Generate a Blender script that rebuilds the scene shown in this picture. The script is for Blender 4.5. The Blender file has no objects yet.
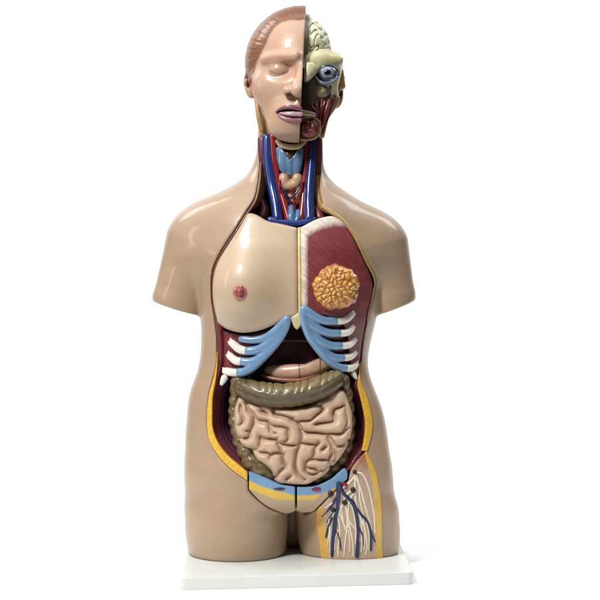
import bpy, math, random
import numpy as np
random.seed(4); rng = np.random.default_rng(7)
C = bpy.context.scene.collection
# ---------------------------------------------------------------- units
# model units: u right, v down, w away from the viewer; one unit = 1.5303 mm
S = 0.0015303; Y0 = 0.045; ZC = 0.404; DC = 2.2; DR = DC + Y0
f32 = np.float32
def kk(w): return (DR + w*S)/DR
def q(x, y, w):
    k = kk(w); return (300+(x-300)*k, 300+(y-300)*k, w)
def world(P):
    P = np.asarray(P, float); return np.stack([(P[:,0]-300)*S, Y0+P[:,2]*S, ZC+(300-P[:,1])*S], 1)
def unproj(P):           # model units -> where the measured outline lies (for laying paint regions out)
    k = kk(P[:,2]); return 300+(P[:,0]-300)/k, 300+(P[:,1]-300)/k
# ---------------------------------------------------------------- field tools
def smin(a, b, k):
    h = np.clip(0.5+0.5*(b-a)/k, 0, 1); return b*(1-h)+a*h-k*h*(1-h)
def smax(a, b, k): return -smin(-a, -b, k)
def ell(U, V, W, c, r):
    x, y, z = (U-c[0])/r[0], (V-c[1])/r[1], (W-c[2])/r[2]
    k0 = np.sqrt(x*x+y*y+z*z)+1e-6
    k1 = np.sqrt((x/r[0])**2+(y/r[1])**2+(z/r[2])**2)+1e-6
    return k0*(k0-1)/k1
def cap(U, V, W, a, b, ra, rb):
    d = np.subtract(b, a).astype(float); L = float(d@d)+1e-9
    t = np.clip(((U-a[0])*d[0]+(V-a[1])*d[1]+(W-a[2])*d[2])/L, 0, 1)
    return np.sqrt((U-a[0]-t*d[0])**2+(V-a[1]-t*d[1])**2+(W-a[2]-t*d[2])**2)-(ra+(rb-ra)*t)
def chain(U, V, W, pts, rs, k=1.0):
    F = None
    for i in range(len(pts)-1):
        g = cap(U, V, W, pts[i], pts[i+1], rs[i], rs[i+1]); F = g if F is None else smin(F, g, k)
    return F
def catmull(pts, n=6):
    P = np.asarray(pts, float)
    if len(P) < 3: return np.array([P[0]+(P[-1]-P[0])*t for t in np.linspace(0, 1, n+1)])
    Q = np.vstack([2*P[0]-P[1], P, 2*P[-1]-P[-2]]); out = []
    for i in range(1, len(Q)-2):
        for s in range(n):
            t = s/n
            out.append(0.5*((2*Q[i])+(-Q[i-1]+Q[i+1])*t+(2*Q[i-1]-5*Q[i]+4*Q[i+1]-Q[i+2])*t*t+(-Q[i-1]+3*Q[i]-3*Q[i+1]+Q[i+2])*t**3))
    out.append(P[-1]); return np.array(out)
def poly2(U, V, poly):
    """signed distance in (u,v), negative inside"""
    P = np.asarray(poly, float)[:, :2]; d2 = np.full(np.broadcast(U, V).shape, 1e9, f32); ins = np.zeros(d2.shape, bool)
    n = len(P)
    for i in range(n):
        a, b = P[i], P[(i+1) % n]; e = b-a; L = e@e+1e-9
        t = np.clip(((U-a[0])*e[0]+(V-a[1])*e[1])/L, 0, 1)
        d2 = np.minimum(d2, (U-a[0]-t*e[0])**2+(V-a[1]-t*e[1])**2)
        if abs(b[1]-a[1]) > 1e-9:
            c = ((V >= a[1]) != (V >= b[1])) & (U < (b[0]-a[0])*(V-a[1])/(b[1]-a[1])+a[0]); ins ^= c
    d = np.sqrt(d2); return np.where(ins, -d, d)
def line2(U, V, pts):
    P = np.asarray(pts, float); d2 = np.full(np.broadcast(U, V).shape, 1e9)
    for a, b in zip(P[:-1], P[1:]):
        e = b-a; t = np.clip(((U-a[0])*e[0]+(V-a[1])*e[1])/(e@e+1e-9), 0, 1)
        d2 = np.minimum(d2, (U-a[0]-t*e[0])**2+(V-a[1]-t*e[1])**2)
    return np.sqrt(d2)
class Grid:
    def __init__(s, lo, hi, h):
        s.h = h; s.lo = np.asarray(lo, float)
        n = [int(math.ceil((hi[i]-lo[i])/h))+1 for i in range(3)]
        s.ax = [(lo[i]+h*np.arange(n[i])).astype(f32) for i in range(3)]
        s.U = s.ax[0][:, None, None]; s.V = s.ax[1][None, :, None]; s.W = s.ax[2][None, None, :]
        s.n = n; s.F = np.full(n, 50.0, f32)
    def sub(s, c, r):
        sl = []
        for i in range(3):
            a = max(0, int((c[i]-r-s.lo[i])/s.h)); b = min(s.n[i], int((c[i]+r-s.lo[i])/s.h)+2)
            if b <= a: return None
            sl.append(slice(a, b))
        return tuple(sl)
    def add_cap(s, a, b, ra, rb, k=0.8, neg=False):
        c = [(a[i]+b[i])/2 for i in range(3)]; R = math.dist(a, b)/2+max(ra, rb)+k*2+1.5
        sl = s.sub(c, R)
        if sl is None: return
        g = cap(s.ax[0][sl[0]][:, None, None], s.ax[1][sl[1]][None, :, None], s.ax[2][sl[2]][None, None, :], a, b, ra, rb)
        s.F[sl] = smax(s.F[sl], -g, k) if neg else smin(s.F[sl], g, k)
    def add_ell(s, c, r, k=0.8, neg=False):
        sl = s.sub(c, max(r)+k*2+1.5)
        if sl is None: return
        g = ell(s.ax[0][sl[0]][:, None, None], s.ax[1][sl[1]][None, :, None], s.ax[2][sl[2]][None, None, :], c, r)
        s.F[sl] = smax(s.F[sl], -g, k) if neg else smin(s.F[sl], g, k)
    def mesh(s, smooth=1):
        F = s.F; F[0] = F[-1] = 9; F[:, 0] = F[:, -1] = 9; F[:, :, 0] = F[:, :, -1] = 9
        sg = F < 0; nx, ny, nz = F.shape
        cnt = np.zeros((nx-1, ny-1, nz-1), np.int8)
        for i in (0, 1):
            for j in (0, 1):
                for k in (0, 1): cnt += sg[i:nx-1+i, j:ny-1+j, k:nz-1+k]
        act = np.argwhere((cnt > 0) & (cnt < 8)); N = len(act)
        idx = np.full((nx-1, ny-1, nz-1), -1, np.int64); idx[act[:, 0], act[:, 1], act[:, 2]] = np.arange(N)
        acc = np.zeros((N, 3)); num = np.zeros(N)
        cor = [(i, j, k) for i in (0, 1) for j in (0, 1) for k in (0, 1)]
        for a in cor:
            for ax in range(3):
                if a[ax]: continue
                b = list(a); b[ax] = 1
                fa = F[act[:, 0]+a[0], act[:, 1]+a[1], act[:, 2]+a[2]]; fb = F[act[:, 0]+b[0], act[:, 1]+b[1], act[:, 2]+b[2]]
                m = (fa < 0) != (fb < 0); t = np.where(m, fa/np.where(m, fa-fb, 1), 0)
                p = np.array(a, float)[None].repeat(N, 0); p[:, ax] += t
                acc[m] += p[m]; num[m] += 1
        P = act+acc/num[:, None]
        quads = []
        for ax in range(3):
            b, c = (ax+1) % 3, (ax+2) % 3
            sa = [slice(None)]*3; sb = [slice(None)]*3; sa[ax] = slice(0, -1); sb[ax] = slice(1, None)
            A, B = sg[tuple(sa)], sg[tuple(sb)]
            e = np.argwhere(A != B); e = e[(e[:, b] > 0) & (e[:, c] > 0)]
            out = A[e[:, 0], e[:, 1], e[:, 2]]
            def cell(db, dc):
                x = e.copy(); x[:, b] += db; x[:, c] += dc; return idx[x[:, 0], x[:, 1], x[:, 2]]
            Q = np.stack([cell(-1, -1), cell(0, -1), cell(0, 0), cell(-1, 0)], 1)
            Q[~out] = Q[~out][:, ::-1]; quads.append(Q)
        Q = np.vstack(quads)
        for _ in range(smooth):
            s0 = np.zeros((N, 3)); n0 = np.zeros(N)
            for i in range(4):
                a, b = Q[:, i], Q[:, (i+1) % 4]
                for d in range(3):
                    s0[:, d] += np.bincount(a, P[b, d], N)+np.bincount(b, P[a, d], N)
                n0 += np.bincount(a, minlength=N)+np.bincount(b, minlength=N)
            P = P*0.5+0.5*s0/np.maximum(n0, 1)[:, None]
        return s.lo+P*s.h, Q
# ---------------------------------------------------------------- objects
def link_mesh(name, P, faces, m, parent, col=None, smooth=True, loc=True):
    """P in model units, faces as an int array (n,3|4) or a list"""
    me = bpy.data.meshes.new(name); Wd = world(P)
    o = bpy.data.objects.new(name, me); C.objects.link(o)
    me.vertices.add(len(Wd)); me.vertices.foreach_set('co', Wd.astype(f32).ravel())
    if isinstance(faces, np.ndarray):
        n, kf = faces.shape
        me.loops.add(n*kf); me.loops.foreach_set('vertex_index', faces.astype(np.int32).ravel())
        me.polygons.add(n); me.polygons.foreach_set('loop_start', np.arange(0, n*kf, kf, dtype=np.int32))
    else:
        tot = sum(len(x) for x in faces); me.loops.add(tot)
        me.loops.foreach_set('vertex_index', np.array([i for x in faces for i in x], np.int32))
        me.polygons.add(len(faces)); ls = np.cumsum([0]+[len(x) for x in faces[:-1]]).astype(np.int32)
        me.polygons.foreach_set('loop_start', ls)
    me.update(calc_edges=True); me.validate()
    me.polygons.foreach_set('use_smooth', np.full(len(me.polygons), smooth)); me.update()
    if col is not None:
        a = me.color_attributes.new('paint', 'FLOAT_COLOR', 'POINT')
        c = np.ones((len(P), 4), f32); c[:, :3] = col; a.data.foreach_set('color', c.ravel())
    me.materials.append(m); o.parent = parent
    return o
def lin(r, g, b):
    return np.array([((x/255)/12.92 if x/255 <= .04045 else ((x/255+.055)/1.055)**2.4) for x in (r, g, b)])
MATS = {}
def mat(name, col=None, rough=0.3, coat=0.4, spec=0.5, bump=0.0, bscale=900, mottle=0.06, mscale=60, fibres=None, sss=0.0):
    m = bpy.data.materials.new(name); m.use_nodes = True; nt = m.node_tree; N = nt.nodes; L = nt.links
    b = N['Principled BSDF']; b.inputs['Roughness'].default_value = rough
    b.inputs['Coat Weight'].default_value = coat; b.inputs['Coat Roughness'].default_value = 0.09
    b.inputs['Specular IOR Level'].default_value = spec
    tc = N.new('ShaderNodeTexCoord')
    nz = N.new('ShaderNodeTexNoise'); nz.inputs['Scale'].default_value = mscale; nz.inputs['Detail'].default_value = 5
    L.new(tc.outputs['Object'], nz.inputs['Vector'])
    mr = N.new('ShaderNodeMapRange'); mr.inputs['To Min'].default_value = 1-mottle; mr.inputs['To Max'].default_value = 1+mottle
    mr.inputs['From Min'].default_value = .3; mr.inputs['From Max'].default_value = .7
    L.new(nz.outputs['Fac'], mr.inputs['Value'])
    mul = N.new('ShaderNodeVectorMath'); mul.operation = 'SCALE'; L.new(mr.outputs['Result'], mul.inputs['Scale'])
    if col is None:
        at = N.new('ShaderNodeAttribute'); at.attribute_name = 'paint'; src = at.outputs['Color']
    else:
        rgb = N.new('ShaderNodeRGB'); rgb.outputs[0].default_value = (*col, 1); src = rgb.outputs[0]
    L.new(src, mul.inputs[0]); last = mul.outputs['Vector']; hgt = None
    if fibres:                                   # painted muscle fibres: stretched noise in the muscle's own direction
        vr = N.new('ShaderNodeVectorRotate'); vr.rotation_type = 'Y_AXIS'; vr.inputs['Angle'].default_value = fibres['rot'][1]
        L.new(tc.outputs['Object'], vr.inputs['Vector'])
        mp = N.new('ShaderNodeMapping'); mp.inputs['Scale'].default_value = fibres['scale']
        L.new(vr.outputs['Vector'], mp.inputs['Vector'])
        n2 = N.new('ShaderNodeTexNoise'); n2.inputs['Scale'].default_value = 1; n2.inputs['Detail'].default_value = 4
        L.new(mp.outputs['Vector'], n2.inputs['Vector'])
        r2 = N.new('ShaderNodeMapRange'); r2.inputs['From Min'].default_value = .35; r2.inputs['From Max'].default_value = .7
        r2.inputs['To Min'].default_value = 1-fibres['amt']; r2.inputs['To Max'].default_value = 1+fibres['amt']
        L.new(n2.outputs['Fac'], r2.inputs['Value'])
        m2 = N.new('ShaderNodeVectorMath'); m2.operation = 'SCALE'; L.new(last, m2.inputs[0]); L.new(r2.outputs['Result'], m2.inputs['Scale'])
        last = m2.outputs['Vector']; hgt = n2.outputs['Fac']
    L.new(last, b.inputs['Base Color'])
    rr = N.new('ShaderNodeMapRange'); rr.inputs['To Min'].default_value = rough*.8; rr.inputs['To Max'].default_value = rough*1.3
    L.new(nz.outputs['Fac'], rr.inputs['Value']); L.new(rr.outputs['Result'], b.inputs['Roughness'])
    if bump or fibres:
        n3 = N.new('ShaderNodeTexNoise'); n3.inputs['Scale'].default_value = bscale; n3.inputs['Detail'].default_value = 3
        L.new(tc.outputs['Object'], n3.inputs['Vector'])
        bp = N.new('ShaderNodeBump'); bp.inputs['Strength'].default_value = bump or .35; bp.inputs['Distance'].default_value = 0.0006
        L.new(hgt if hgt else n3.outputs['Fac'], bp.inputs['Height']); L.new(bp.outputs['Normal'], b.inputs['Normal'])
        if not fibres: L.new(bp.outputs['Normal'], b.inputs['Coat Normal'])
    if sss:
        b.inputs['Subsurface Weight'].default_value = sss; b.inputs['Subsurface Scale'].default_value = .004
    MATS[name] = m; return m
# pigment colours (as they would be under even light)
SKIN = np.array([.395, .278, .186]); FACE = np.array([.49, .31, .218]); HAIR = np.array([.19, .082, .042])
FAT = np.array([.72, .43, .05]); MAROON = np.array([.165, .03, .038]); DARKRED = np.array([.10, .018, .022])
BLUE = np.array([.165, .30, .49]); BONE = np.array([.50, .46, .26]); CREAM = np.array([.78, .71, .52])
M_skin = mat('skin_plastic', rough=.4, coat=.3, spec=.35, bump=.05, bscale=700, mottle=.055, mscale=14)
M_paint = mat('painted_plastic', rough=.32, coat=.4, bump=.12, bscale=900, mottle=.09, mscale=90)
M_fat = mat('fat_paint', FAT, rough=.3, coat=.35, bump=.7, bscale=520, mottle=.16, mscale=240)
M_wall = mat('wall_muscle', rough=.4, coat=.25, mottle=.12, mscale=60, fibres=dict(rot=(0, 0, 0), scale=(500, 500, 45), amt=.22))
M_pec = mat('pectoral_paint', rough=.42, coat=.2, bump=.16, mottle=.1, mscale=70, fibres=dict(rot=(0, math.radians(-36), 0), scale=(30, 200, 520), amt=.2))
M_gut = mat('intestine_paint', np.array([.56, .395, .275]), rough=.42, coat=.2, bump=.08, bscale=500, mottle=.05, mscale=70)
M_colon = mat('colon_paint', rough=.36, coat=.22, bump=.2, bscale=500, mottle=.22, mscale=110)
M_organ = mat('organ_paint', rough=.35, coat=.35, bump=.1, mottle=.12, mscale=60)
M_vein = mat('vein_paint', np.array([.013, .034, .17]), rough=.16, coat=.7, mottle=.1)
M_art = mat('artery_paint', np.array([.22, .016, .02]), rough=.18, coat=.6, mottle=.12)
M_nerve = mat('vessel_line_paint', np.array([.82, .74, .58]), rough=.35, coat=.3)
M_node = mat('node_paint', np.array([.006, .008, .006]), rough=.45, coat=.1)
M_cart = mat('cartilage_paint', BLUE, rough=.25, coat=.5, bump=.1, bscale=300, mottle=.08)
M_rib = mat('rib_paint', np.array([.80, .76, .68]), rough=.3, coat=.4, bump=.1, bscale=300, mottle=.05)
M_gland = mat('gland_paint', rough=.28, coat=.45, bump=.1, mottle=.1, mscale=200)
M_eye = mat('eye_paint', rough=.08, coat=.9, mottle=.03)
M_base = mat('base_board_laminate', np.array([.67, .685, .665]), rough=.42, coat=.1, bump=.04, bscale=1200, mottle=.015, mscale=30)
# ---------------------------------------------------------------- root
root = bpy.data.objects.new('anatomical_torso_model', None); C.objects.link(root); root.location = (0, 0.03, 0)
root['label'] = 'life-size armless anatomical torso model with half-opened head, open chest and belly, on white base board'
root['category'] = 'anatomical model'
bpy.context.view_layer.update()
ROOT = root
# ---------------------------------------------------------------- torso field
def tab(v, rows, col): 
    return np.interp(v, [r[0] for r in rows], [r[col] for r in rows]).astype(f32)
def smoothrows(rows, step=4):
    r = np.array(rows, float); vs = np.arange(r[0, 0], r[-1, 0]+step, step)
    out = [vs]
    for c in range(1, r.shape[1]):
        y = np.interp(vs, r[:, 0], r[:, c]); ker = np.array([1, 2, 3, 2, 1])/9; yp = np.pad(y, 2, mode='edge'); out.append(np.convolve(yp, ker, 'valid'))
    return np.stack(out, 1)
#        v    L    R    F   B   n
TOR = smoothrows([
 (120, 258, 322, 30, 40, 2.0), (150, 257.5, 323, 30, 41, 2.0), (166, 253, 323, 31, 44, 2.0), (178, 245.5, 328, 34, 48, 2.0),
 (186, 233, 336, 38, 52, 2.0), (195, 214, 352, 44, 56, 2.1), (205, 200, 362, 52, 60, 2.2), (220, 192, 370, 60, 64, 2.3),
 (250, 192, 378, 70, 67, 2.4), (280, 195, 380, 72, 66, 2.4), (300, 198.5, 379, 70, 63, 2.4), (320, 201, 376, 66, 60, 2.4),
 (337, 201.5, 371.5, 62, 57, 2.4), (358, 200.5, 367.5, 58, 54, 2.4), (372, 197.5, 368.5, 57, 53, 2.4), (388, 191, 374, 57, 55, 2.4),
 (402, 188, 380, 58, 58, 2.35), (417, 187, 384.5, 59, 62, 2.3), (435, 185.5, 387.5, 60, 66, 2.3), (457, 185, 390, 60, 70, 2.3),
 (480, 186, 390.5, 58, 70, 2.3), (498, 191, 387, 54, 66, 2.2), (516, 194, 388, 48, 60, 2.2)])
def loft(U, V, W, rows):
    L, R, F, B, n = (tab(V, rows, i) for i in range(1, 6))
    cx = (L+R)/2; rx = (R-L)/2; d = np.where(W < 0, F, B)
    g = (np.abs((U-cx)/rx)**n+np.abs(W/d)**n)**(1/n)
    return (g-1)*np.minimum(rx, d)
LEGL = smoothrows([(440, 198, 286, 48, 56, 2.1), (490, 192, 288, 52, 60, 2.1), (508, 186.5, 288.8, 55.5, 60, 2.05), (525, 184.5, 288.5, 56, 60, 2.05), (540, 186.5, 287, 56, 58, 2), (566, 191, 284, 54, 56, 2)])
LEGR = smoothrows([(440, 302, 378, 40, 66, 2.1), (490, 298, 388, 43, 66, 2.1), (510, 296, 397.5, 44, 66, 2.05), (525, 297, 400, 43, 66, 2.05), (540, 298, 400, 40, 62, 2), (566, 303, 397, 38, 60, 2)])
VB = 300+(ZC-.0175)/S          # board top
def body(U, V, W):
    t = smax(loft(U, V, W, TOR), V-508, 14)
    a = cap(U, V, W, (203.5, 247, 4), (181, 300, 2), 39.3, 28.5); a = smin(a, cap(U, V, W, (181, 300, 2), (176, 330, 2), 28.5, 26), 2)
    a = smax(a, ((V-300)+(U-153)*-.30)+(W*0.06)-1, 2.5)      # cut end of the upper arm
    ka = 24-20.5*np.clip((V-258)/32, 0, 1); t2 = smin(t, a, ka)
    b = cap(U, V, W, (371, 250.5, 6), (386, 296, 4), 39.2, 29.5); b = smin(b, cap(U, V, W, (386, 296, 4), (390, 330, 4), 29.5, 27), 2)
    b = smax(b, ((V-300)+(U-414)*.35)+(W*0.06)-1, 2.5)
    t2 = smin(t2, b, ka)
    kl = 6+10*np.clip((np.abs(U-293)-12)/34, 0, 1)
    lg = np.minimum(smax(loft(U, V, W, LEGL), 462-V, 16), smax(loft(U, V, W, LEGR), 462-V, 16))
    t2 = smin(t2, lg, kl)
    t2 = smin(t2, ell(U, V, W, (293, 505, 38), (16, 60, 22)), 8)
    # navel-side dimple and collar hollow: gentle relief of the shell
    t2 = t2+1.6*np.exp(-(((U-221)/14)**2+((V-486)/10)**2+((W+55)/30)**2))
    t2 = smax(t2, V-VB, 2.2)
    return smax(t2, 139.6-V, 1.0)
G = Grid((146, 134, -86), (424, 558, 84), 1.25)
G.F[:] = body(G.U, G.V, G.W)
FB = G.F.copy()
# front surface map (uncut)
def frontmap(F, ax):
    ins = F < 0; any_ = ins.any(2); i = np.argmax(ins, 2); i0 = np.maximum(i-1, 0)
    I, J = np.indices(i.shape); fa = F[I, J, i0]; fb = F[I, J, i]
    t = fa/np.where(fa-fb == 0, 1, fa-fb); w = ax[0]+(ax[1]-ax[0])*(i0+np.clip(t, 0, 1))
    return np.where(any_, w, 0.0)
FM = frontmap(FB, G.ax[2])
def bil(M, ax0, ax1, u, v):
    h0 = ax0[1]-ax0[0]; h1 = ax1[1]-ax1[0]
    x = np.clip((np.asarray(u, float)-ax0[0])/h0, 0, len(ax0)-1.001); y = np.clip((np.asarray(v, float)-ax1[0])/h1, 0, len(ax1)-1.001)
    i = x.astype(int); j = y.astype(int); a = x-i; b = y-j
    return M[i, j]*(1-a)*(1-b)+M[i+1, j]*a*(1-b)+M[i, j+1]*(1-a)*b+M[i+1, j+1]*a*b
def fw(u, v): return bil(FM, G.ax[0], G.ax[1], u, v)
def onsurf(x, y, off=0.0, fmap=None):
    w = -50.0
    for _ in range(4):
        u, v, _w = q(x, y, w); w = float((fmap or fw)(u, v))-off
    return q(x, y, w)
def smooth_poly(poly, ang=38, n=4):
    P = np.asarray(poly, float); N = len(P)
    def turn(i):
        a = P[i]-P[i-1]; b = P[(i+1) % N]-P[i]; c = (a@b)/(np.linalg.norm(a)*np.linalg.norm(b)+1e-9); return math.degrees(math.acos(max(-1, min(1, c))))
    cor = [i for i in range(N) if turn(i) > ang] or [0]
    out = []
    for k_ in range(len(cor)):
        i, j = cor[k_], cor[(k_+1) % len(cor)]; idx = [(i+t) % N for t in range(((j-i) % N or N)+1)]; seg = P[idx]
        out += list((catmull(seg, n) if len(seg) > 2 else seg)[:-1])
    return out
def spoly(pts, off=0.0): return [onsurf(x, y, off) for x, y in smooth_poly(pts)]
# opening in the skin (neck, chest, belly)
OPL = [(259.5, 130), (259.5, 164), (258, 182), (254.5, 198), (246.5, 211), (236, 228), (224, 246), (215.3, 262), (211.5, 276), (211.5, 300), (215, 322),
       (216.8, 343), (216.3, 365), (212, 382), (208.8, 396), (207.3, 410), (207.3, 428), (210.5, 442), (220, 458), (232, 470), (248, 480.5)]
OPB = [(248, 490), (255, 498), (265, 506), (275, 511), (285, 515), (291, 515.5), (297, 514.5), (303, 515), (312, 513), (318, 508), (326, 500), (336, 490), (347, 482), (353, 470), (360, 458), (367, 450)]
OPR = [(371, 435), (372.3, 422), (370, 407), (365, 392), (360, 384), (361, 360), (364, 335), (369, 312), (374.5, 292), (375, 276), (366, 259), (355, 236), (343, 220), (331, 211), (323, 205), (320, 190), (321, 165), (321, 130)]
OPEN = spoly(OPL+OPB+OPR)
OPEN = [(u_, 120 if v_ < 145 else v_, w_) for u_, v_, w_ in OPEN]
OD = poly2(G.U[:, :, 0], G.V[:, :, 0], OPEN).astype(f32)[:, :, None]
wback = np.interp(G.V, [138, 200, 230, 300, 420, 470, 500], [8, 10, 14, 18, 26, 10, -20]).astype(f32)
carve = smax(OD, G.W-wback, 3)
G.F[:] = smax(FB, -carve, 1.8)
P, Q = G.mesh(2)
# split off the inner lining as its own part
d = poly2(P[:, 0], P[:, 1], OPEN)
def bodyP(P): 
    out = np.empty(len(P), f32)
    for i in range(0, len(P), 200000):
        s = slice(i, i+200000); out[s] = body(P[s, 0].astype(f32), P[s, 1].astype(f32), P[s, 2].astype(f32))
    return out
inner = (d < 0.6) & (bodyP(P) < -2.2)
fin = inner[Q].all(1)
def submesh(P, Q, mask):
    Qs = Q[mask]; ids, inv = np.unique(Qs, return_inverse=True); return P[ids], inv.reshape(Qs.shape)
Ps, Qs = submesh(P, Q, ~fin)
shell = link_mesh('torso_shell', Ps, Qs, M_skin, ROOT, np.tile(SKIN, (len(Ps), 1)))
Pi, Qi = submesh(P, Q, fin)
link_mesh('cavity_lining', Pi, Qi, M_wall, shell, np.tile(DARKRED*.8, (len(Pi), 1)))
# ---------------------------------------------------------------- generic slab lying on the torso front
def slab(name, poly, off, depth, m, parent, color, h=0.9, k=1.2, extra=None, field=None, smooth=1, shrink=0.0, warp=None):
    """solid with the outline poly (measured on the front surface); off: front offset outward (units, may be a function of u,v); depth: thickness"""
    pts = np.array(spoly(poly)) if not (isinstance(poly, np.ndarray)) else poly
    lo = [pts[:, 0].min()-3, pts[:, 1].min()-3, pts[:, 2].min()-38]; hi = [pts[:, 0].max()+3, pts[:, 1].max()+3, pts[:, 2].max()+depth+6]
    g = Grid(lo, hi, h); fn = field or body
    bf = fn(g.U, g.V, g.W); D = poly2(g.U[:, :, 0], g.V[:, :, 0], pts)[:, :, None]
    o_ = off(g.U, g.V, D) if callable(off) else off
    g.F[:] = smax(smax(bf-o_, D+shrink, k), -(bf-o_+depth), 1.0)
    if extra: extra(g)
    P, Q = g.mesh(smooth)
    c = color(P, *unproj(P)) if callable(color) else np.tile(color, (len(P), 1))
    return link_mesh(name, P, Q, m, parent, c)
def mix(a, b, t): t = np.clip(t, 0, 1)[:, None]; return a*(1-t)+b*t
# fat strips
slab('fat_layer', [(217, 352), (215.8, 366), (213, 379), (209, 394), (207, 410), (207, 428), (210, 442), (220, 458), (232, 470), (247.6, 481), (247.6, 472), (239, 465), (228, 455.5), (218.5, 443), (213, 428), (212.5, 410), (213.2, 395), (216, 380), (217.6, 366), (218, 352)],
     .9, 12, M_fat, shell, None or FAT, h=.7, k=1.6)
slab('fat_layer', [(360.5, 362), (360.3, 374), (362, 384), (365.5, 392), (370.3, 407), (372.8, 422), (371.3, 436), (367.5, 451), (361.5, 451), (364.3, 437), (365, 422), (362, 405), (358.5, 391), (357.5, 382), (358.8, 372), (359.6, 362)],
     .9, 12, M_fat, shell, FAT, h=.7, k=1.6)
YEL2 = np.array([.42, .27, .10])
slab('fat_layer', [(322, 203), (331, 209), (343.5, 218.5), (356.5, 235), (367, 258), (375.8, 277), (374.5, 292), (369.5, 312), (366, 326), (368, 312), (372.8, 292), (373.6, 279), (364.3, 260), (353.8, 238), (341.8, 221.5), (330, 213.5), (321, 207)],
     .7, 10, M_paint, shell, YEL2, h=.7, k=1.4)
# thick maroon body wall seen inside the skin edge
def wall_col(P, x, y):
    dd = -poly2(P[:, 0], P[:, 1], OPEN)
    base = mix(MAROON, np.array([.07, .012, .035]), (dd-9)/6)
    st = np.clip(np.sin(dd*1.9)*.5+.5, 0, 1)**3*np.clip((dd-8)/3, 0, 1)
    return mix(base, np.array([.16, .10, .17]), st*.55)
def wslope(U, V, D): return -1.2-np.clip(-poly2(U[:, :, 0], V[:, :, 0], OPEN)[:, :, None]-4, 0, 30)*1.35
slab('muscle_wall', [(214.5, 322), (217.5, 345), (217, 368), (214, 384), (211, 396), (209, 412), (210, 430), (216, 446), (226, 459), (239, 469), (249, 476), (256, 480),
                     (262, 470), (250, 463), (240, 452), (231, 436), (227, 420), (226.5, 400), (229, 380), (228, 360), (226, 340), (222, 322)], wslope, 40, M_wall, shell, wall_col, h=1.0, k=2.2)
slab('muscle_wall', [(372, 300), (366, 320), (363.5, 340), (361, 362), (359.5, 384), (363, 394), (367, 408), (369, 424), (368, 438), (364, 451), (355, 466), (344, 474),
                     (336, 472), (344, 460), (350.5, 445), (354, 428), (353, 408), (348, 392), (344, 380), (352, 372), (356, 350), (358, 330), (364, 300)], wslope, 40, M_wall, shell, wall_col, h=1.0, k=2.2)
# thin cut edge along chest opening on the photo-left side
slab('cut_edge', [(259.2, 150), (259.2, 166), (258, 183), (254.5, 199), (246.7, 211.5), (236, 228.5), (224, 246.5), (215.5, 262.5), (211.8, 277), (211.8, 300), (215, 322), (216.8, 345), (216, 366), (212.5, 380),
                  (215, 382), (218.6, 366), (219, 345), (217.4, 322), (213.8, 300), (213.8, 277), (217.5, 263), (226, 247.5), (238, 229.5), (248.7, 213), (257, 200), (260.6, 183), (261.6, 166), (261.5, 150)],
     -.8, 10, M_paint, shell, np.array([.16, .07, .045]), h=.8, k=1.0)
# ---------------------------------------------------------------- neck
neck = None
def tube(name, pts, r, m, parent, h=.6, flat=None, col=None, k=.6, n=7, seg=18):
    Pp = catmull(pts, n); M = len(Pp)
    rs = np.interp(np.linspace(0, 1, M), np.linspace(0, 1, len(r)), r) if hasattr(r, '__len__') else np.full(M, float(r))
    T = np.gradient(Pp, axis=0); T /= np.linalg.norm(T, axis=1)[:, None]+1e-9
    # rounded ends
    A = [(Pp[0]-T[0]*rs[0]*math.cos(a), T[0], rs[0]*math.sin(a)) for a in (.18, .5, .85, 1.2)]
    B = [(Pp[-1]+T[-1]*rs[-1]*math.cos(a), T[-1], rs[-1]*math.sin(a)) for a in (1.2, .85, .5, .18)]
    st = A+[(Pp[i], T[i], rs[i]) for i in range(M)]+B
    nv = np.array([0, 0, -1.0]); V3 = []; F = []
    for c_, t_, r_ in st:
        nv = nv-t_*(nv@t_)
        if np.linalg.norm(nv) < 1e-3: nv = np.cross(t_, [0, 1, 0.3])
        nv /= np.linalg.norm(nv); bn = np.cross(t_, nv)
        for q_ in range(seg):
            a = q_*math.tau/seg; V3.append(c_+r_*(math.cos(a)*nv+math.sin(a)*bn))
    for i in range(len(st)-1):
        for q_ in range(seg): F.append([i*seg+q_, (i+1)*seg+q_, (i+1)*seg+(q_+1) % seg, i*seg+(q_+1) % seg])
    F.append(list(range(seg))); b_ = (len(st)-1)*seg; F.append([b_+q_ for q_ in range(seg)][::-1])
    P = np.array(V3); c = None if col is None else (col(P, *unproj(P)) if callable(col) else np.tile(col, (len(P), 1)))
    a_ = P[F[0][1]]-P[F[0][0]]; b2 = P[F[0][3]]-P[F[0][0]]
    if np.dot(np.cross(a_, b2), P[F[0][0]]-st[0][0]) < 0: F = [f[::-1] for f in F]
    return link_mesh(name, P, F, m, parent, c)
def qs(pts): return [q(*p) for p in pts]
def blob(name, lo, hi, h, build, m, parent, color=None, smooth=1):
    g = Grid(lo, hi, h); build(g); P, Q = g.mesh(smooth)
    c = None if color is None else (color(P, *unproj(P)) if callable(color) else np.tile(color, (len(P), 1)))
    return link_mesh(name, P, Q, m, parent, c)
def nb(g):     # deep neck column behind the vessels
    g.F[:] = smax(smax(ell(g.U, g.V, g.W, (290, 190, 18), (34, 200, 34)), 139-g.V, 1), g.V-232, 1)
neck = blob('neck_column', (252, 134, -22), (328, 236, 56), 1.3, nb, M_wall, ROOT, np.array([.10, .035, .025]))
BRN = np.array([.33, .17, .05])
def nmus(name, pts, r, c): return tube(name, qs(pts), r, M_wall, neck, col=c)
nmus('neck_muscle', [(262.5, 140, -14), (263, 152, -15), (264, 166, -14), (266, 176, -12)], [5.0, 5, 4.5, 3], np.array([.12, .03, .05]))
nmus('neck_muscle', [(318, 140, -14), (317.5, 155, -15), (317, 170, -14), (317, 182, -12)], [4.5, 5, 4.5, 3], np.array([.14, .03, .04]))
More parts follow.
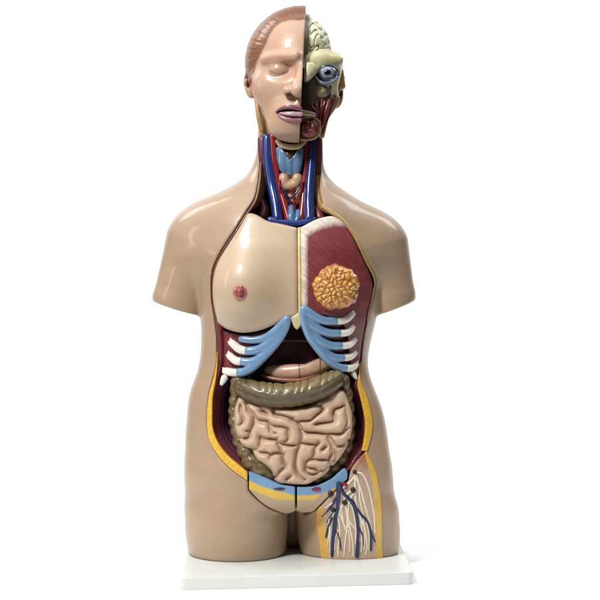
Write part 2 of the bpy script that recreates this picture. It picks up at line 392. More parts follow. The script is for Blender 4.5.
tube('neck_fat', qs([(262.5, 163, -12), (262, 178, -14), (260, 192, -18), (255, 204, -24), (249, 211, -28)]), [3.5, 4.5, 5, 4, 2.5], M_paint, neck, col=BRN)
tube('neck_fat', qs([(317, 165, -12), (317, 180, -14), (318, 193, -18), (321, 204, -26), (328, 211, -34)]), [3, 4.5, 5, 4, 2.5], M_paint, neck, col=BRN)
tube('neck_fat', qs([(322, 208, -38), (325.5, 210, -40), (331, 213, -42)]), [2, 2.6, 1.6], M_paint, neck, col=np.array([.42, .17, .05]))
nmus('neck_muscle', [(262, 201, -20), (264, 210, -24), (262, 218, -28)], [3, 5, 5], np.array([.17, .03, .03]))
nmus('neck_muscle', [(321, 200, -20), (317, 210, -26), (320, 218, -30)], [3, 4.5, 5], np.array([.2, .03, .03]))
tube('jugular_vein', qs([(267, 138, -18), (267.5, 152, -21), (269, 168, -24), (272, 186, -28), (275.5, 203, -34), (277.5, 219, -40)]), [4.6, 4.6, 4.8, 5, 5.2, 5], M_vein, neck)
tube('jugular_vein', qs([(312.5, 138, -18), (312, 152, -21), (311, 168, -24), (309.5, 186, -28), (309, 203, -34), (309.5, 219, -40)]), [3.6, 3.8, 4.2, 4.6, 5, 5], M_vein, neck)
tube('carotid_artery', qs([(272.5, 136, -20), (273.5, 150, -22), (275.5, 168, -24), (279, 186, -27), (284, 203, -32), (289, 221, -38)]), [3.2, 3.3, 3.4, 3.5, 3.7, 3.8], M_art, neck)
tube('carotid_artery', qs([(306.5, 138, -19), (306.3, 150, -21), (305.5, 168, -23), (304, 186, -26), (303, 203, -31), (301, 221, -36)]), [2.6, 2.7, 2.9, 3.1, 3.4, 3.6], M_art, neck)
def lar(g):
    U, V, W = g.U, g.V, g.W
    pl = [q(*p, -30)[:2] for p in [(275.5, 147), (279, 146), (284, 151), (290, 160.5), (297, 151), (302, 147), (304.5, 148), (303, 160), (301, 171), (297, 174), (289.5, 176.5), (283, 174), (279.5, 170), (276.5, 158)]]
    D = poly2(U[:, :, 0], V[:, :, 0], pl)[:, :, None]
    s = smin(ell(U, V, W, q(284, 160, -18), (10, 24, 15)), ell(U, V, W, q(296, 160, -18), (10, 24, 15)), 2); s = smin(s, cap(U, V, W, q(290, 158, -33), q(290, 174, -29), 2.2, 1.6), 3)
    g.F[:] = smax(smax(s, D, 1.4), -(s+5), 1)
blob('thyroid_cartilage', (268, 146, -50), (312, 190, 4), .6, lar, mat('larynx_paint', BLUE*.72, rough=.22, coat=.5, bump=.1, bscale=300, mottle=.12), neck, None)
tube('hyoid_bone', qs([(277.5, 141, -22), (281, 145, -28), (289, 147, -32), (298, 146.5, -30), (304, 142, -24)]), [2.4, 2.8, 2.8, 2.8, 2.6], M_paint, neck, col=np.array([.60, .47, .27]))
blob('laryngeal_membrane', (276, 150, -34), (304, 182, -4), .8, lambda g: g.F.__setitem__(slice(None), ell(g.U, g.V, g.W, q(290, 158, -16), (12, 15, 12))), M_organ, neck, np.array([.13, .06, .03]))
def thy(g):
    for c, r in [((284, 180, -26), (5.5, 8, 6)), ((297, 180, -26), (5.5, 8, 6)), ((290, 186, -27), (8, 5, 5)), ((282.5, 195, -24), (3.6, 10, 6)), ((299, 195, -24), (3.6, 10, 6))]: g.add_ell(q(*c), r, 2.5)
blob('thyroid_gland', (274, 168, -40), (308, 214, -10), .7, thy, M_organ, neck, np.array([.50, .30, .19]))
def tra(g):
    for i in range(7): 
        y = 176+i*5.2; g.add_ell(q(290.5, y, -19), (6.8, 3.3, 8.5), 1.2)
blob('trachea', (280, 168, -36), (302, 226, -6), .7, tra, M_organ, neck, lambda P, x, y: mix(np.array([.52, .30, .22]), BLUE*.8, (y-206)/3))
for pts, m in [([(281, 186, -32), (284, 192, -33), (289, 198.5, -33), (290, 208, -33), (289, 217, -35)], 'v'), ([(300, 187, -32), (296, 193, -33), (290, 199, -33)], 'v'), ([(286, 193, -33), (283, 201, -33), (287, 209, -34)], 'v'),
               ([(280, 180, -31), (279.5, 190, -32), (283, 198, -32), (287, 206, -33)], 'a'), ([(302, 180, -31), (301, 192, -32), (297, 204, -33)], 'a'), ([(291, 190, -33), (294, 200, -33), (295, 212, -34)], 'a')]:
    tube('thyroid_vein' if m == 'v' else 'thyroid_artery', qs(pts), [.9, 1.1, .8], mat('fine_vein_paint', np.array([.015, .02, .07]), rough=.2) if m == 'v' and 'fine_vein_paint' not in MATS else (MATS['fine_vein_paint'] if m == 'v' else M_art), neck, h=.45)
tube('brachiocephalic_vein', qs([(291, 208, -34), (291, 216, -38), (292, 222, -40)]), [3.2, 4.2, 4], mat('bright_vein_paint', np.array([.06, .145, .30]), rough=.2, coat=.7), neck)
tube('brachiocephalic_vein', qs([(298, 212, -34), (297.5, 218, -38), (296, 223, -40)]), [3, 3.4, 3], MATS['bright_vein_paint'], neck)
tube('brachiocephalic_vein', qs([(270, 220, -40), (282, 223, -42), (300, 223.5, -42), (314, 220, -40)]), [3.5, 3.6, 3.6, 3.4], M_vein, neck)
# ---------------------------------------------------------------- chest plate
BR = q(247, 289, -50)
def chest(U, V, W):
    b = loft(U, V, W, TOR)
    return smin(b+.4, ell(U, V, W, (BR[0], BR[1], -48), (33, 36, 33)), 16)
CPL = [(247.2, 213.2), (251.5, 213), (258, 215.3), (268, 221), (280, 223.5), (297.2, 227.5), (297.8, 260), (298, 300), (298.3, 314.5), (290, 318), (283, 320.5), (272, 326), (258, 331), (242, 333), (227, 329.5), (217.2, 323),
       (213.3, 300), (213.3, 279), (217.3, 263), (226.3, 247), (237.5, 229.5)]
def topbevel(U, V, D): return .6
chestplate = slab('chest_plate', CPL, .8, 16, M_skin, ROOT, lambda P, x, y: np.tile(np.array([.53, .395, .275]), (len(P), 1)), h=1.0, k=4.2, field=chest)
gm = Grid((205, 205, -100), (385, 340, -20), 1.5); gm.F[:] = chest(gm.U, gm.V, gm.W); CM = frontmap(gm.F, gm.ax[2])
def fwc(u, v): return bil(CM, gm.ax[0], gm.ax[1], u, v)
def nip(g):
    c = onsurf(240.5, 292, .2, fwc); g.add_ell(c, (7.5, 7.5, 2.0), 1); g.add_ell((c[0]-.3, c[1], c[2]-2), (3.0, 3.0, 3.4), 1.2)
    for i in range(9):
        a = i*.7; g.add_ell((c[0]+5.2*math.cos(a), c[1]+5.2*math.sin(a), c[2]-.6), (.9, .9, 1.4), .8)
c0 = onsurf(240.5, 292, .2, fwc)
blob('nipple', (c0[0]-10, c0[1]-10, c0[2]-8), (c0[0]+10, c0[1]+10, c0[2]+8), .5, nip, M_organ, chestplate,
     lambda P, x, y: mix(np.array([.26, .05, .05]), np.array([.46, .17, .14]), (np.hypot(P[:, 0]-c0[0], P[:, 1]-c0[1])-3)/4))
# pectoral side
PEC = [(299, 228), (310, 222), (322, 218.3), (334, 217.6), (343.5, 222), (353, 238), (362, 258), (369, 274), (372.5, 290), (369, 312), (364, 330), (345, 322), (330, 316), (315, 312), (306, 309), (299, 312)]
PEC = [(298.8, 228.3), (306, 224.5), (313, 220.8), (322, 217.5), (333, 216), (343, 220.5), (352.5, 236), (362, 256), (369.8, 273), (373.2, 288), (370, 306), (366, 322), (362, 345), (358.8, 372), (355.5, 378), (351, 370), (349, 352),
       (346, 330), (335, 318), (318, 314), (304, 308), (299, 300)]
def nse(x, y, s, seed=0):
    return np.sin(x*s+seed)*np.sin(y*s*1.3+seed*2.1)*.5+np.sin(x*s*2.3+y*s*1.1+seed)*.3+np.sin(y*s*3.1-x*s*1.7)*.2
def pcol(P, x, y):
    # white tendon along the top and the breastbone, breaking into the muscle as streaks
    top = np.interp(x, [299, 310, 322, 334, 343, 350], [228, 222, 218.3, 217.6, 219, 221])
    st = nse(x+y*.65, y*.2, 1.3, 1.0)*1.6
    t = np.minimum((y-top-np.interp(x, [300, 320, 344], [10, 5.5, 1.5])+st*.8)/6.5, (x-304.0+st*.5)/4.5)
    c = mix(np.array([.80, .72, .60]), np.array([.215, .04, .045]), t)
    lowcol = mix(np.array([.215, .04, .045]), MAROON, (y-305)/12)
    return np.where((y > 300)[:, None] & (x > 308)[:, None], lowcol, c)
pec = slab('pectoral_muscle', PEC, -.4, 12, M_pec, chestplate, pcol, h=.85, k=1.8, field=loft and (lambda U, V, W: loft(U, V, W, TOR)))
stern = slab('sternum_edge', [(297.6, 227.8), (300.6, 226.6), (301, 300), (301, 313), (298.4, 314)], .7, 10, M_paint, chestplate, np.array([.80, .62, .28]), h=.6, k=.8)
def inter_c(P, x, y): return mix(np.array([.25, .045, .05]), MAROON*.9, nse(x, y, .8)+.4)
# intercostal muscle of both costal margins
slab('intercostal_muscle', [(216.8, 326), (228, 332), (242, 335), (258, 333), (272, 328), (286, 320), (288, 324), (284, 336), (274, 349), (262, 361), (250, 370), (238, 373), (226, 372), (221, 376), (218.8, 365), (219.3, 345)],
     -5, 9, M_wall, chestplate, inter_c, h=.9, k=1.6, field=lambda U, V, W: loft(U, V, W, TOR))
slab('intercostal_muscle', [(303, 308), (318, 313), (336, 317), (348, 328), (352, 350), (354.5, 372), (356, 384), (349, 374), (340, 369), (328, 362), (318, 351), (309, 337), (304, 322)],
     -5, 9, M_wall, chestplate, inter_c, h=.9, k=1.6, field=lambda U, V, W: loft(U, V, W, TOR))
def fwt(u, v): return fw(u, v)
def surfline(pts, off): return [onsurf(x, y, off) for x, y in pts]
def ribset(cart_lines, ribs, arch):
    g_pts = [np.array(catmull(surfline(a, o), 5)) for a, o, r in cart_lines]
    allp = np.vstack(g_pts); g = Grid(allp.min(0)-8, allp.max(0)+8, .6)
    for Pp, (a, o, r) in zip(g_pts, cart_lines):
        rs = np.interp(np.linspace(0, 1, len(Pp)), np.linspace(0, 1, len(r)), r)+.35
        for i in range(len(Pp)-1): g.add_cap(tuple(Pp[i]), tuple(Pp[i+1]), rs[i], rs[i+1], 1.8)
    P, Q = g.mesh(1); link_mesh('costal_cartilage', P, Q, M_cart, chestplate)
    for a, o, r in ribs:
        Pp = catmull(surfline(a, o), 5); g = Grid(Pp.min(0)-7, Pp.max(0)+7, .5)
        rs = np.interp(np.linspace(0, 1, len(Pp)), np.linspace(0, 1, len(r)), r)+.3
        for i in range(len(Pp)-1): g.add_cap(tuple(Pp[i]), tuple(Pp[i+1]), rs[i], rs[i+1], .8)
        if len(a) > 2:        # notched bone end where the muscle slips attach
            e, e2 = Pp[0], Pp[6]; dr = (e-e2)/np.linalg.norm(e-e2); up = np.array([0, -1.0, 0]); up -= dr*(up@dr); up /= np.linalg.norm(up); pb_ = e+dr*.5
            g.add_cap(tuple(pb_), tuple(e+dr*3.2+up*2.3), 2.2, .9, .8); g.add_cap(tuple(pb_), tuple(e+dr*2.8-up*2.0), 2.0, .8, .8)
            g.add_cap(tuple(e+dr*6+up*.2), tuple(e+dr*1.0+up*.1), 1.5, .5, .4, neg=True)
        P, Q = g.mesh(1); link_mesh('rib', P, Q, M_rib, chestplate)
ribset([([(287, 319), (284, 330), (276, 342.5), (265, 355), (254, 366), (245, 371.5), (237, 372.5)], -1.5, [3.5, 3.4, 3.6, 3.6, 3.4, 3.1, 3.1]),
        ([(245, 351), (256, 350), (266, 345), (275, 336), (283, 324)], -1.5, [3.3, 3.3, 3.2, 3.2, 3]),
        ([(240, 361.5), (252, 361.5), (262, 356), (270, 348)], -1.5, [3.2, 3.2, 2.8, 2.6]),
        ([(241, 339), (255, 340), (268, 336), (280, 326), (286, 319)], -1.5, [2.4, 2.6, 2.8, 3, 3])],
       [([(231.5, 342.5), (236, 346.5), (240, 349.3), (246, 351)], -1.4, [3.0, 3.4, 3.5, 3.4]), ([(229.5, 355.5), (234, 359.5), (237, 361), (241, 361.5)], -1.4, [3.0, 3.3, 3.3, 3.2]),
        ([(225.5, 371), (230, 372), (234, 372.5), (238, 372.5)], -1.4, [3.1, 3.3, 3.2, 3.1]), ([(224.5, 378), (221.5, 384)], -1.6, [3.2, 1.4])], None)
ribset([([(303.5, 309), (305, 322), (310, 336), (318, 348), (328, 360), (338, 367), (346, 368)], -1.5, [3.8, 3.8, 3.8, 3.6, 3.3, 3.2, 3.0]),
        ([(306, 310), (314, 316), (324, 320.5), (337, 321)], -1.0, [3.2, 3.2, 3.1, 3.0]),
        ([(307, 320), (317, 328), (328, 332.5), (340, 333)], -1.2, [3.2, 3.2, 3.2, 3.0]),
        ([(312, 334), (321, 341), (331, 345.3), (342, 345.5)], -1.4, [3.2, 3.2, 3.2, 3.0]),
        ([(319, 346), (326, 353), (335, 357.5), (344, 357.5)], -1.5, [3.0, 3.1, 3.1, 3.0])],
       [([(352, 314), (347, 318.5), (342, 320.5), (337, 321)], -.9, [2.8, 3.2, 3.1, 3.0]), ([(352, 327.5), (349, 331), (345, 332.7), (340, 333)], -1.1, [2.7, 3.1, 3.1, 3.0]),
        ([(354, 340), (350, 343.7), (346, 345.3), (341, 345.5)], -1.3, [2.7, 3.1, 3.1, 3.0]), ([(354.5, 353), (351, 356), (347, 357.5), (343, 357.5)], -1.4, [2.6, 3.0, 3.1, 3.0]),
        ([(356, 364.5), (352.5, 367.2), (349, 368.2), (345, 368)], -1.4, [2.6, 3.0, 3.0, 3.0]), ([(353.5, 373.5), (356.2, 378.5)], -1.6, [2.3, .9])], None)
slab('xiphoid_process', [(290.5, 317.5), (298.5, 312.5), (303, 315.5), (302.5, 322), (300, 327), (297, 330), (293.5, 326.5)], .8, 8, M_paint, chestplate, np.array([.62, .56, .30]), h=.55, k=2.4)
# mammary gland: a dome of lobules
gc = onsurf(335.5, 287.2, -1.0)
GP = []
for i in range(64):
    t_ = math.sqrt((i+.5)/64); a_ = i*2.39996+rng.normal()*.12; GP.append((t_*22*math.cos(a_)+rng.normal()*.7, t_*20.5*math.sin(a_)+rng.normal()*.7, a_, rng.random()))
def gcell(x, y):
    """petal cells, stretched outward from the centre: distance to the nearest and second nearest"""
    ds = []
    for px_, py_, a_, _t in GP:
        dx, dy = x-px_, y-py_; r_ = math.hypot(px_, py_)+1e-6; cx_, sy_ = px_/r_, py_/r_
        al = dx*cx_+dy*sy_; ac = -dx*sy_+dy*cx_; ds.append(np.sqrt((al*.72)**2+(ac*1.25)**2))
    ds = np.stack(ds); j = ds.argmin(0); ds.sort(axis=0); return ds[0], ds[1], j
def gland(g):
    U2, V2 = np.meshgrid(g.ax[0]-gc[0], g.ax[1]-gc[1], indexing='ij')
    d1, d2, j = gcell(U2+.5*np.sin(V2*.9), V2+.5*np.sin(U2*.8)); t = np.clip(2*d1/(d1+d2+1e-6), 0, 1)
    rr = np.hypot(U2/23.5, V2/21.8)*(1+.02*np.sin(np.arctan2(V2, U2)*17)+.035*np.sin(np.arctan2(V2, U2)*5+1)+.02*np.sin(np.arctan2(V2, U2)*9)); dome = 10.5*np.sqrt(np.clip(1-rr**2.4, 0, 1))
    ton = np.array([p[3] for p in GP])[j]; top = gc[2]-dome-(1.7+.9*ton)*np.sqrt(np.clip(1-t**2, 0, 1))*np.clip((1-rr)*6, 0, 1)
    g.F[:] = smax((top[:, :, None]-g.W)*.7, (rr[:, :, None]-1)*20, 1); g.F[:] = smax(g.F, g.W-gc[2]-4+0*g.U, 1)
def gcol(P, x, y):
    u_, v_ = P[:, 0]-gc[0], P[:, 1]-gc[1]; d1, d2, j = gcell(u_+.5*np.sin(v_*.9), v_+.5*np.sin(u_*.8)); t = 2*d1/(d1+d2+1e-6)
    ton = np.array([p[3] for p in GP])[j]; c = mix(np.array([.62, .28, .04]), np.array([.72, .42, .12]), ton)
    c = mix(c, np.array([.34, .11, .025]), (t-.66)/.32); return mix(c, np.array([.40, .12, .05]), (np.hypot(u_/23.5, v_/21.8)-.9)/.1)
blob('mammary_gland', (gc[0]-27, gc[1]-25, gc[2]-16), (gc[0]+27, gc[1]+25, gc[2]+8), .45, gland, M_gland, chestplate, gcol)
# ---------------------------------------------------------------- diaphragm, stomach
def dia(g):
    U, V, W = g.U, g.V, g.W
    a = ell(U, V, W, (293, 372, -2), (62, 68, 34)); g.F[:] = smax(smax(a, V-392, 2), -(a+6), 1)
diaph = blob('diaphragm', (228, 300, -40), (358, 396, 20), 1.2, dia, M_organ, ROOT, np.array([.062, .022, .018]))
tube('diaphragm_edge', qs([(268, 347, -33), (277, 342, -35), (292, 340.5, -36), (306, 341, -35), (313, 344, -33)]), .8, M_organ, diaph, h=.5, col=np.array([.10, .05, .04]))
def stcol(P, x, y):
    c = np.tile(np.array([.50, .31, .21]), (len(P), 1)); c = mix(c, np.array([.38, .27, .09]), (x-322)/7)
    for ln in ([(299, 362), (299.5, 370), (300, 380)], [(320, 354), (320.5, 361), (320, 372)]):
        c = mix(np.array([.08, .02, .02]), c, (line2(x, y, ln)-.3)/.5)
    return c
def sto(g):
    pp = [q(*p) for p in [(270, 371, -40), (284, 372, -44), (300, 371, -46), (314, 367, -45), (327, 360, -41), (336, 353, -36)]]; rr = [5.5, 8, 9, 9.5, 9, 6]
    pts = catmull(pp, 5); rs = np.interp(np.linspace(0, 1, len(pts)), np.linspace(0, 1, 6), rr)
    for i in range(len(pts)-1): g.add_cap(tuple(pts[i]), tuple(pts[i+1]), rs[i], rs[i+1], 1)
    g.F[:] = smax(g.F, np.broadcast_to((362-.0*g.U)-g.V+np.clip(g.U-305, 0, 99)*-.42, g.F.shape), 2)
stomach = blob('stomach', (255, 335, -64), (350, 392, -20), .8, sto, M_organ, ROOT, stcol)
tube('stomach_rim', qs([(262, 375, -44), (272, 378.5, -48), (287, 380.5, -51), (302, 380, -52), (316, 375, -50), (328, 368, -46), (338, 359, -40)]), [1.2, 2.0, 2.2, 2.2, 2.2, 1.8, 1.2], M_organ, stomach, col=np.array([.25, .09, .06]))
# ---------------------------------------------------------------- colon
OLV = np.array([.098, .062, .023]); 
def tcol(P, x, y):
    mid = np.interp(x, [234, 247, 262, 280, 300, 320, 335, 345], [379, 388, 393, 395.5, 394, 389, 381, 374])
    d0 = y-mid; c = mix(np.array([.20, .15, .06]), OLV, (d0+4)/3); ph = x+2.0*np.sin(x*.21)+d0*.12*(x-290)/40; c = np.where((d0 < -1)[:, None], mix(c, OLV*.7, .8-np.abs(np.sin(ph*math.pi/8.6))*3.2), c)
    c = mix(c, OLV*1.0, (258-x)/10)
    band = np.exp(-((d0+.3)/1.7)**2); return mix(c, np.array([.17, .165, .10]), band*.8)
def tco(g):
    cl = [(237, 386, -44), (243, 388, -50), (255, 392.5, -55), (268, 395, -58), (282, 396, -60), (297, 394.5, -60), (311, 391, -58), (323, 386.5, -55), (333, 381, -50), (338.5, 377.5, -44)]
    rr = [6, 8.5, 10.3, 11, 11, 11, 10.8, 10.6, 9.5, 7]
    pts = catmull([q(*p) for p in cl], 6); rs = np.interp(np.linspace(0, 1, len(pts)), np.linspace(0, 1, len(rr)), rr)
    for i in range(len(pts)-1): g.add_cap(tuple(pts[i]), tuple(pts[i+1]), rs[i], rs[i+1], 1)
    xs = np.arange(236, 346, 2.0); kq = kk(-60.0); X2 = 300+(g.U[:, :, 0]-300)/kq; Y2 = 300+(g.V[:, :, 0]-300)/kq
    mid = np.interp(X2, [234, 247, 262, 280, 300, 320, 335, 345], [379, 388, 393, 395.5, 394, 389, 381, 374]); dd = Y2-mid
    ph = X2+2.0*np.sin(X2*.21)+dd*.12*(X2-290)/40
    up = np.abs(np.sin(ph*math.pi/8.6))**.45; lo_ = np.abs(np.sin((ph+3)*math.pi/11.5))**.5
    md_ = (1.5*up*np.clip(-dd/2.5, 0, 1)+.7*lo_*np.clip((dd-3)/5, 0, 1))[:, :, None]*np.clip((-44-g.W)/8, 0, 1)
    g.F[:] = g.F-md_.astype(f32)+.5
    tn = catmull([q(*p) for p in [(243, 385, -58), (255, 391, -64.5), (268, 394.5, -68), (282, 395.8, -69.8), (297, 394.5, -69.8), (311, 391, -67.5), (323, 386, -64), (334, 379, -58)]], 5)
    for i in range(len(tn)-1): g.add_cap(tuple(tn[i]), tuple(tn[i+1]), 2.1, 2.1, 1.6)
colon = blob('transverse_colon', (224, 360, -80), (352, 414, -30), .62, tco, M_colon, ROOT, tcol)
def aco(g):
    for c, r in [((240, 381, -44), (9, 7, 8)), ((236, 390, -44), (6, 7, 9)), ((235, 401, -42), (6, 6, 9)), ((234, 411, -40), (5.5, 6, 9)), ((234.5, 421, -40), (6, 6, 9)), ((236.5, 431, -42), (6, 6, 9)),
                 ((240, 441, -44), (7, 6.5, 10)), ((245, 451, -46), (8, 7, 11)), ((252, 461, -46), (10, 8, 12)), ((261, 468, -46), (11, 9.5, 12)), ((268, 474, -44), (9, 7, 10))]: g.add_ell(q(*c), (r[0]*1.05, r[1]*1.12, r[2]), 2.2)
blob('ascending_colon', (222, 370, -66), (284, 490, -20), .75, aco, M_colon, ROOT, lambda P, x, y: mix(OLV*1.15, np.array([.20, .15, .07]), nse(x, y, .35)*.8+.3))
def dco(g):
    for c, r in [((345, 383, -42), (5, 8, 8)), ((348, 395, -40), (5, 7, 8)), ((350, 408, -38), (4.5, 7, 8)), ((351, 421, -37), (4.5, 7, 8)), ((350.5, 434, -37), (4.5, 7, 8)), ((348, 446, -38), (5, 7, 8)), ((343, 457, -40), (5.5, 7, 9)),
                 ((336, 466, -41), (6, 7, 9)), ((327, 473, -42), (7, 7, 9)), ((318, 479, -42), (7, 6, 9))]: g.add_ell(q(*c), (r[0], r[1]*1.12, r[2]), 2.2)
blob('descending_colon', (306, 366, -60), (362, 490, -20), .8, dco, M_colon, ROOT, lambda P, x, y: np.tile(OLV*.9, (len(P), 1)))
# ---------------------------------------------------------------- small intestine
LOOPS = [
 ([(239, 399), (236.5, 408), (236.5, 419), (240, 427)], 4.0), ([(246, 404), (243, 413), (248, 421), (246, 429), (242, 436)], 5.2),
 ([(248, 406), (255, 411), (264, 415.6), (273, 418), (282, 420), (291, 424), (297, 430), (298, 437), (292, 441)], 5.8),
 ([(253, 440), (253.5, 432), (257.5, 425.5), (264, 427), (268, 432), (262, 435)], 5.2), ([(268, 435), (273.5, 431.5), (281, 431.5), (285, 437), (280, 440)], 5.2),
 ([(276, 410), (290, 414.5), (301, 415.5), (312, 413), (321, 407), (330, 399)], 4.8), ([(303, 423.6), (309.5, 422.5), (318, 417), (327, 412), (333, 408), (340, 400), (341, 394)], 5.4),
 ([(304, 425), (315, 428), (326, 429), (337, 429), (343.5, 426), (343, 417), (340, 412)], 5.4), ([(346, 405), (348.5, 413), (349.5, 422.5), (348, 433)], 4.0),
 ([(334.5, 438.7), (342, 440), (347, 434)], 5.0), ([(337, 450), (343, 448.5), (347, 442)], 4.6),
 ([(304, 437), (314, 437.8), (323.6, 438.7), (329, 445), (326.5, 452), (318.5, 453)], 5.8), ([(311, 450), (304.5, 447), (299.5, 455), (298.7, 464.7), (302, 473), (309.5, 476.6), (318, 476)], 5.8),
 ([(309, 463.8), (318, 463), (328, 462.5), (334, 457)], 5.2), ([(307, 470), (314, 472), (322, 470.5), (328, 467)], 4.6), ([(290, 480.5), (300, 481), (309, 480.5), (318, 475)], 4.4),
 ([(241, 436), (245, 443), (251, 443), (253, 438)], 4.6), ([(258.4, 448.5), (264, 443.5), (272.5, 443.7), (278, 447.5), (269, 450)], 5.0),
 ([(257.3, 453), (266, 458.8), (273.6, 456), (279, 459.5), (277, 466), (276, 474)], 5.2), ([(284.4, 450), (291.5, 449.5), (292.5, 456.7), (291.5, 465), (289, 472), (283, 475), (278.5, 479.5)], 5.8),
 ([(287, 456), (285.5, 463)], 4.5), ([(278, 480), (287.7, 481), (298.5, 481)], 4.2), ([(320, 455), (330, 452), (336, 447)], 4.6), ([(288, 441), (297, 444)], 4.4)]
def gutw(x, y): return -50-17*max(0, 1-((x-293)/70)**2-((y-443)/56)**2)
GO = [(238.5, 397), (245, 399), (254, 403), (266, 404), (280, 406.5), (296, 407.5), (312, 404), (326, 396), (338, 388.5), (344, 391), (349, 402), (352.3, 415), (352.3, 430), (349.5, 443), (343, 455), (336, 464), (328, 473), (317, 481), (305, 486),
      (292, 485.5), (280, 485.5), (273.5, 481), (271, 472), (264, 464.5), (256, 459), (251.5, 450), (242.5, 446.5), (236.5, 437), (233.8, 424), (234, 410)]
CREASES = [
 [(240, 406), (240.5, 412), (243, 418), (242.5, 422), (238.5, 426)], [(246, 403), (248, 409), (253.5, 415.6), (254.5, 419.4), (254, 423), (250, 431), (248.6, 437), (241, 438)],
 [(254.5, 418.5), (260.5, 420.5), (267, 421.5), (270, 425), (277, 426), (286.5, 428), (288, 431), (288, 437), (286.5, 440.5), (280, 441.6)], [(269.7, 425), (271, 431.5), (275.7, 432.4)],
 [(260, 438), (260.5, 435.6), (265.4, 438.3), (273.5, 439.4), (277, 438)], [(274.6, 406), (273.5, 413), (277, 414.5), (293, 418)],
 [(290, 418.7), (296.5, 421.4), (303, 421), (310.6, 420.3), (316, 416), (322.5, 410), (320, 406)],
 [(296.5, 421.4), (300, 425.8), (302, 430), (309.5, 432.3), (322.5, 433.3), (333.3, 433.9), (342, 433.3), (349.6, 428)],
 [(316, 424.7), (322.5, 423), (331, 422.5), (334.4, 420.3), (333.3, 413.8), (335.5, 409.5), (342, 407.3), (344, 405)], [(345, 406), (347.4, 415), (347.4, 422.5), (344, 430)],
 [(301.5, 431), (301.3, 438), (300, 441)], [(278, 442.6), (287.7, 444.8), (296.5, 444), (302, 443), (316, 444.6), (318.7, 442)],
 [(318.7, 442), (316.5, 445), (314.4, 450), (313.3, 455), (310.6, 458.7), (318, 459.8), (325.8, 459.3)], [(328, 436.5), (330, 442), (332.3, 447.3), (331.7, 454), (328, 460)],
 [(331, 437.6), (333.3, 443), (337.7, 446.3), (344, 445), (348, 441)], [(333.3, 448.4), (335, 452.8), (335.5, 458), (333.3, 461.4)],
 [(299.2, 446.3), (296.5, 452.8), (295, 461.4), (296, 470), (299.8, 476.6), (305, 480)],
 [(310.6, 458.7), (306.3, 461.4), (305.2, 466.8), (306.3, 471.2), (311.7, 474.4), (318, 472.8), (318.7, 471)], [(306.3, 467.4), (313.8, 468.5), (318, 470.6), (324.7, 469), (328, 465.7)],
 [(328, 460), (331, 463.6), (330.6, 468)], [(240, 438), (245.4, 438.8), (249.8, 437)], [(260.6, 436), (260.6, 441.5), (258, 448), (254, 449)],
 [(260.6, 441.5), (265, 438.8), (275.8, 439.3), (278, 442.6), (280, 447), (280.6, 452)], [(256.3, 451.8), (266, 452.3), (271.4, 454), (275.8, 451.8), (280.6, 453), (283.3, 454.5)],
 [(283.3, 454.5), (283.3, 461), (285, 466.4), (281, 469.7), (277.4, 473.5), (275, 478)], [(271.4, 454), (270, 458)], [(248.6, 430), (246, 431)], [(326, 446), (322, 449.5)], [(262, 411), (268, 415)], [(290, 476), (286, 480)]]
def gut(g):
    # puffy folds: the surface dips into a crease halfway between neighbouring loops
    U2, V2 = np.meshgrid(g.ax[0], g.ax[1], indexing='ij'); kq = kk(-60.0)
    X2 = 300+(U2-300)/kq; Y2 = 300+(V2-300)/kq
    X2 = X2+.25*np.sin(Y2*.45)*np.cos(X2*.3); Y2 = Y2+.25*np.sin(X2*.4+1)
    dc = np.minimum.reduce([line2(X2, Y2, catmull(np.array(p, float), 5)) for p in CREASES])
    do = poly2(X2, Y2, smooth_poly(GO))+2.0*np.exp(-(dc/1.7)**2); d1 = np.minimum(np.minimum.reduce([line2(X2, Y2, catmull(np.array(p, float), 5)) for p, r in LOOPS]), 5.5); dcc = np.minimum(dc, np.maximum(-do, 0)+2)
    t = .55*np.clip(d1/(d1+dcc+1e-3), 0, 1)+.45*np.clip(1-dc/7.0, 0, 1); t2 = np.clip(1+do/8.0, 0, 1)
    hgt = 10.5*np.sqrt(1-t**2.2)*np.clip(.6+.4*(1-np.exp(-dc/1.2)), 0, 1)*np.sqrt(np.clip(1-t2**2.2, 0, 1))
    top = -47-11*np.clip(1-((X2-293)/66)**2-((Y2-441)/52)**2, 0, 1)-hgt+1.2*np.sin(X2*.11+Y2*.07)
    for _ in range(4): top[1:-1, 1:-1] = (top[1:-1, 1:-1]*2+top[:-2, 1:-1]+top[2:, 1:-1]+top[1:-1, :-2]+top[1:-1, 2:])/6
    g.F[:] = smax((top[:, :, None]-g.W)*.75, do[:, :, None].astype(f32), 1.5); g.F[:] = smax(g.F, g.W+26+0*g.U, 1)
blob('small_intestine', (226, 385, -80), (362, 494, -18), .55, gut, M_gut, ROOT, None or (lambda P, x, y: np.tile([.6, .4, .3], (len(P), 1))))
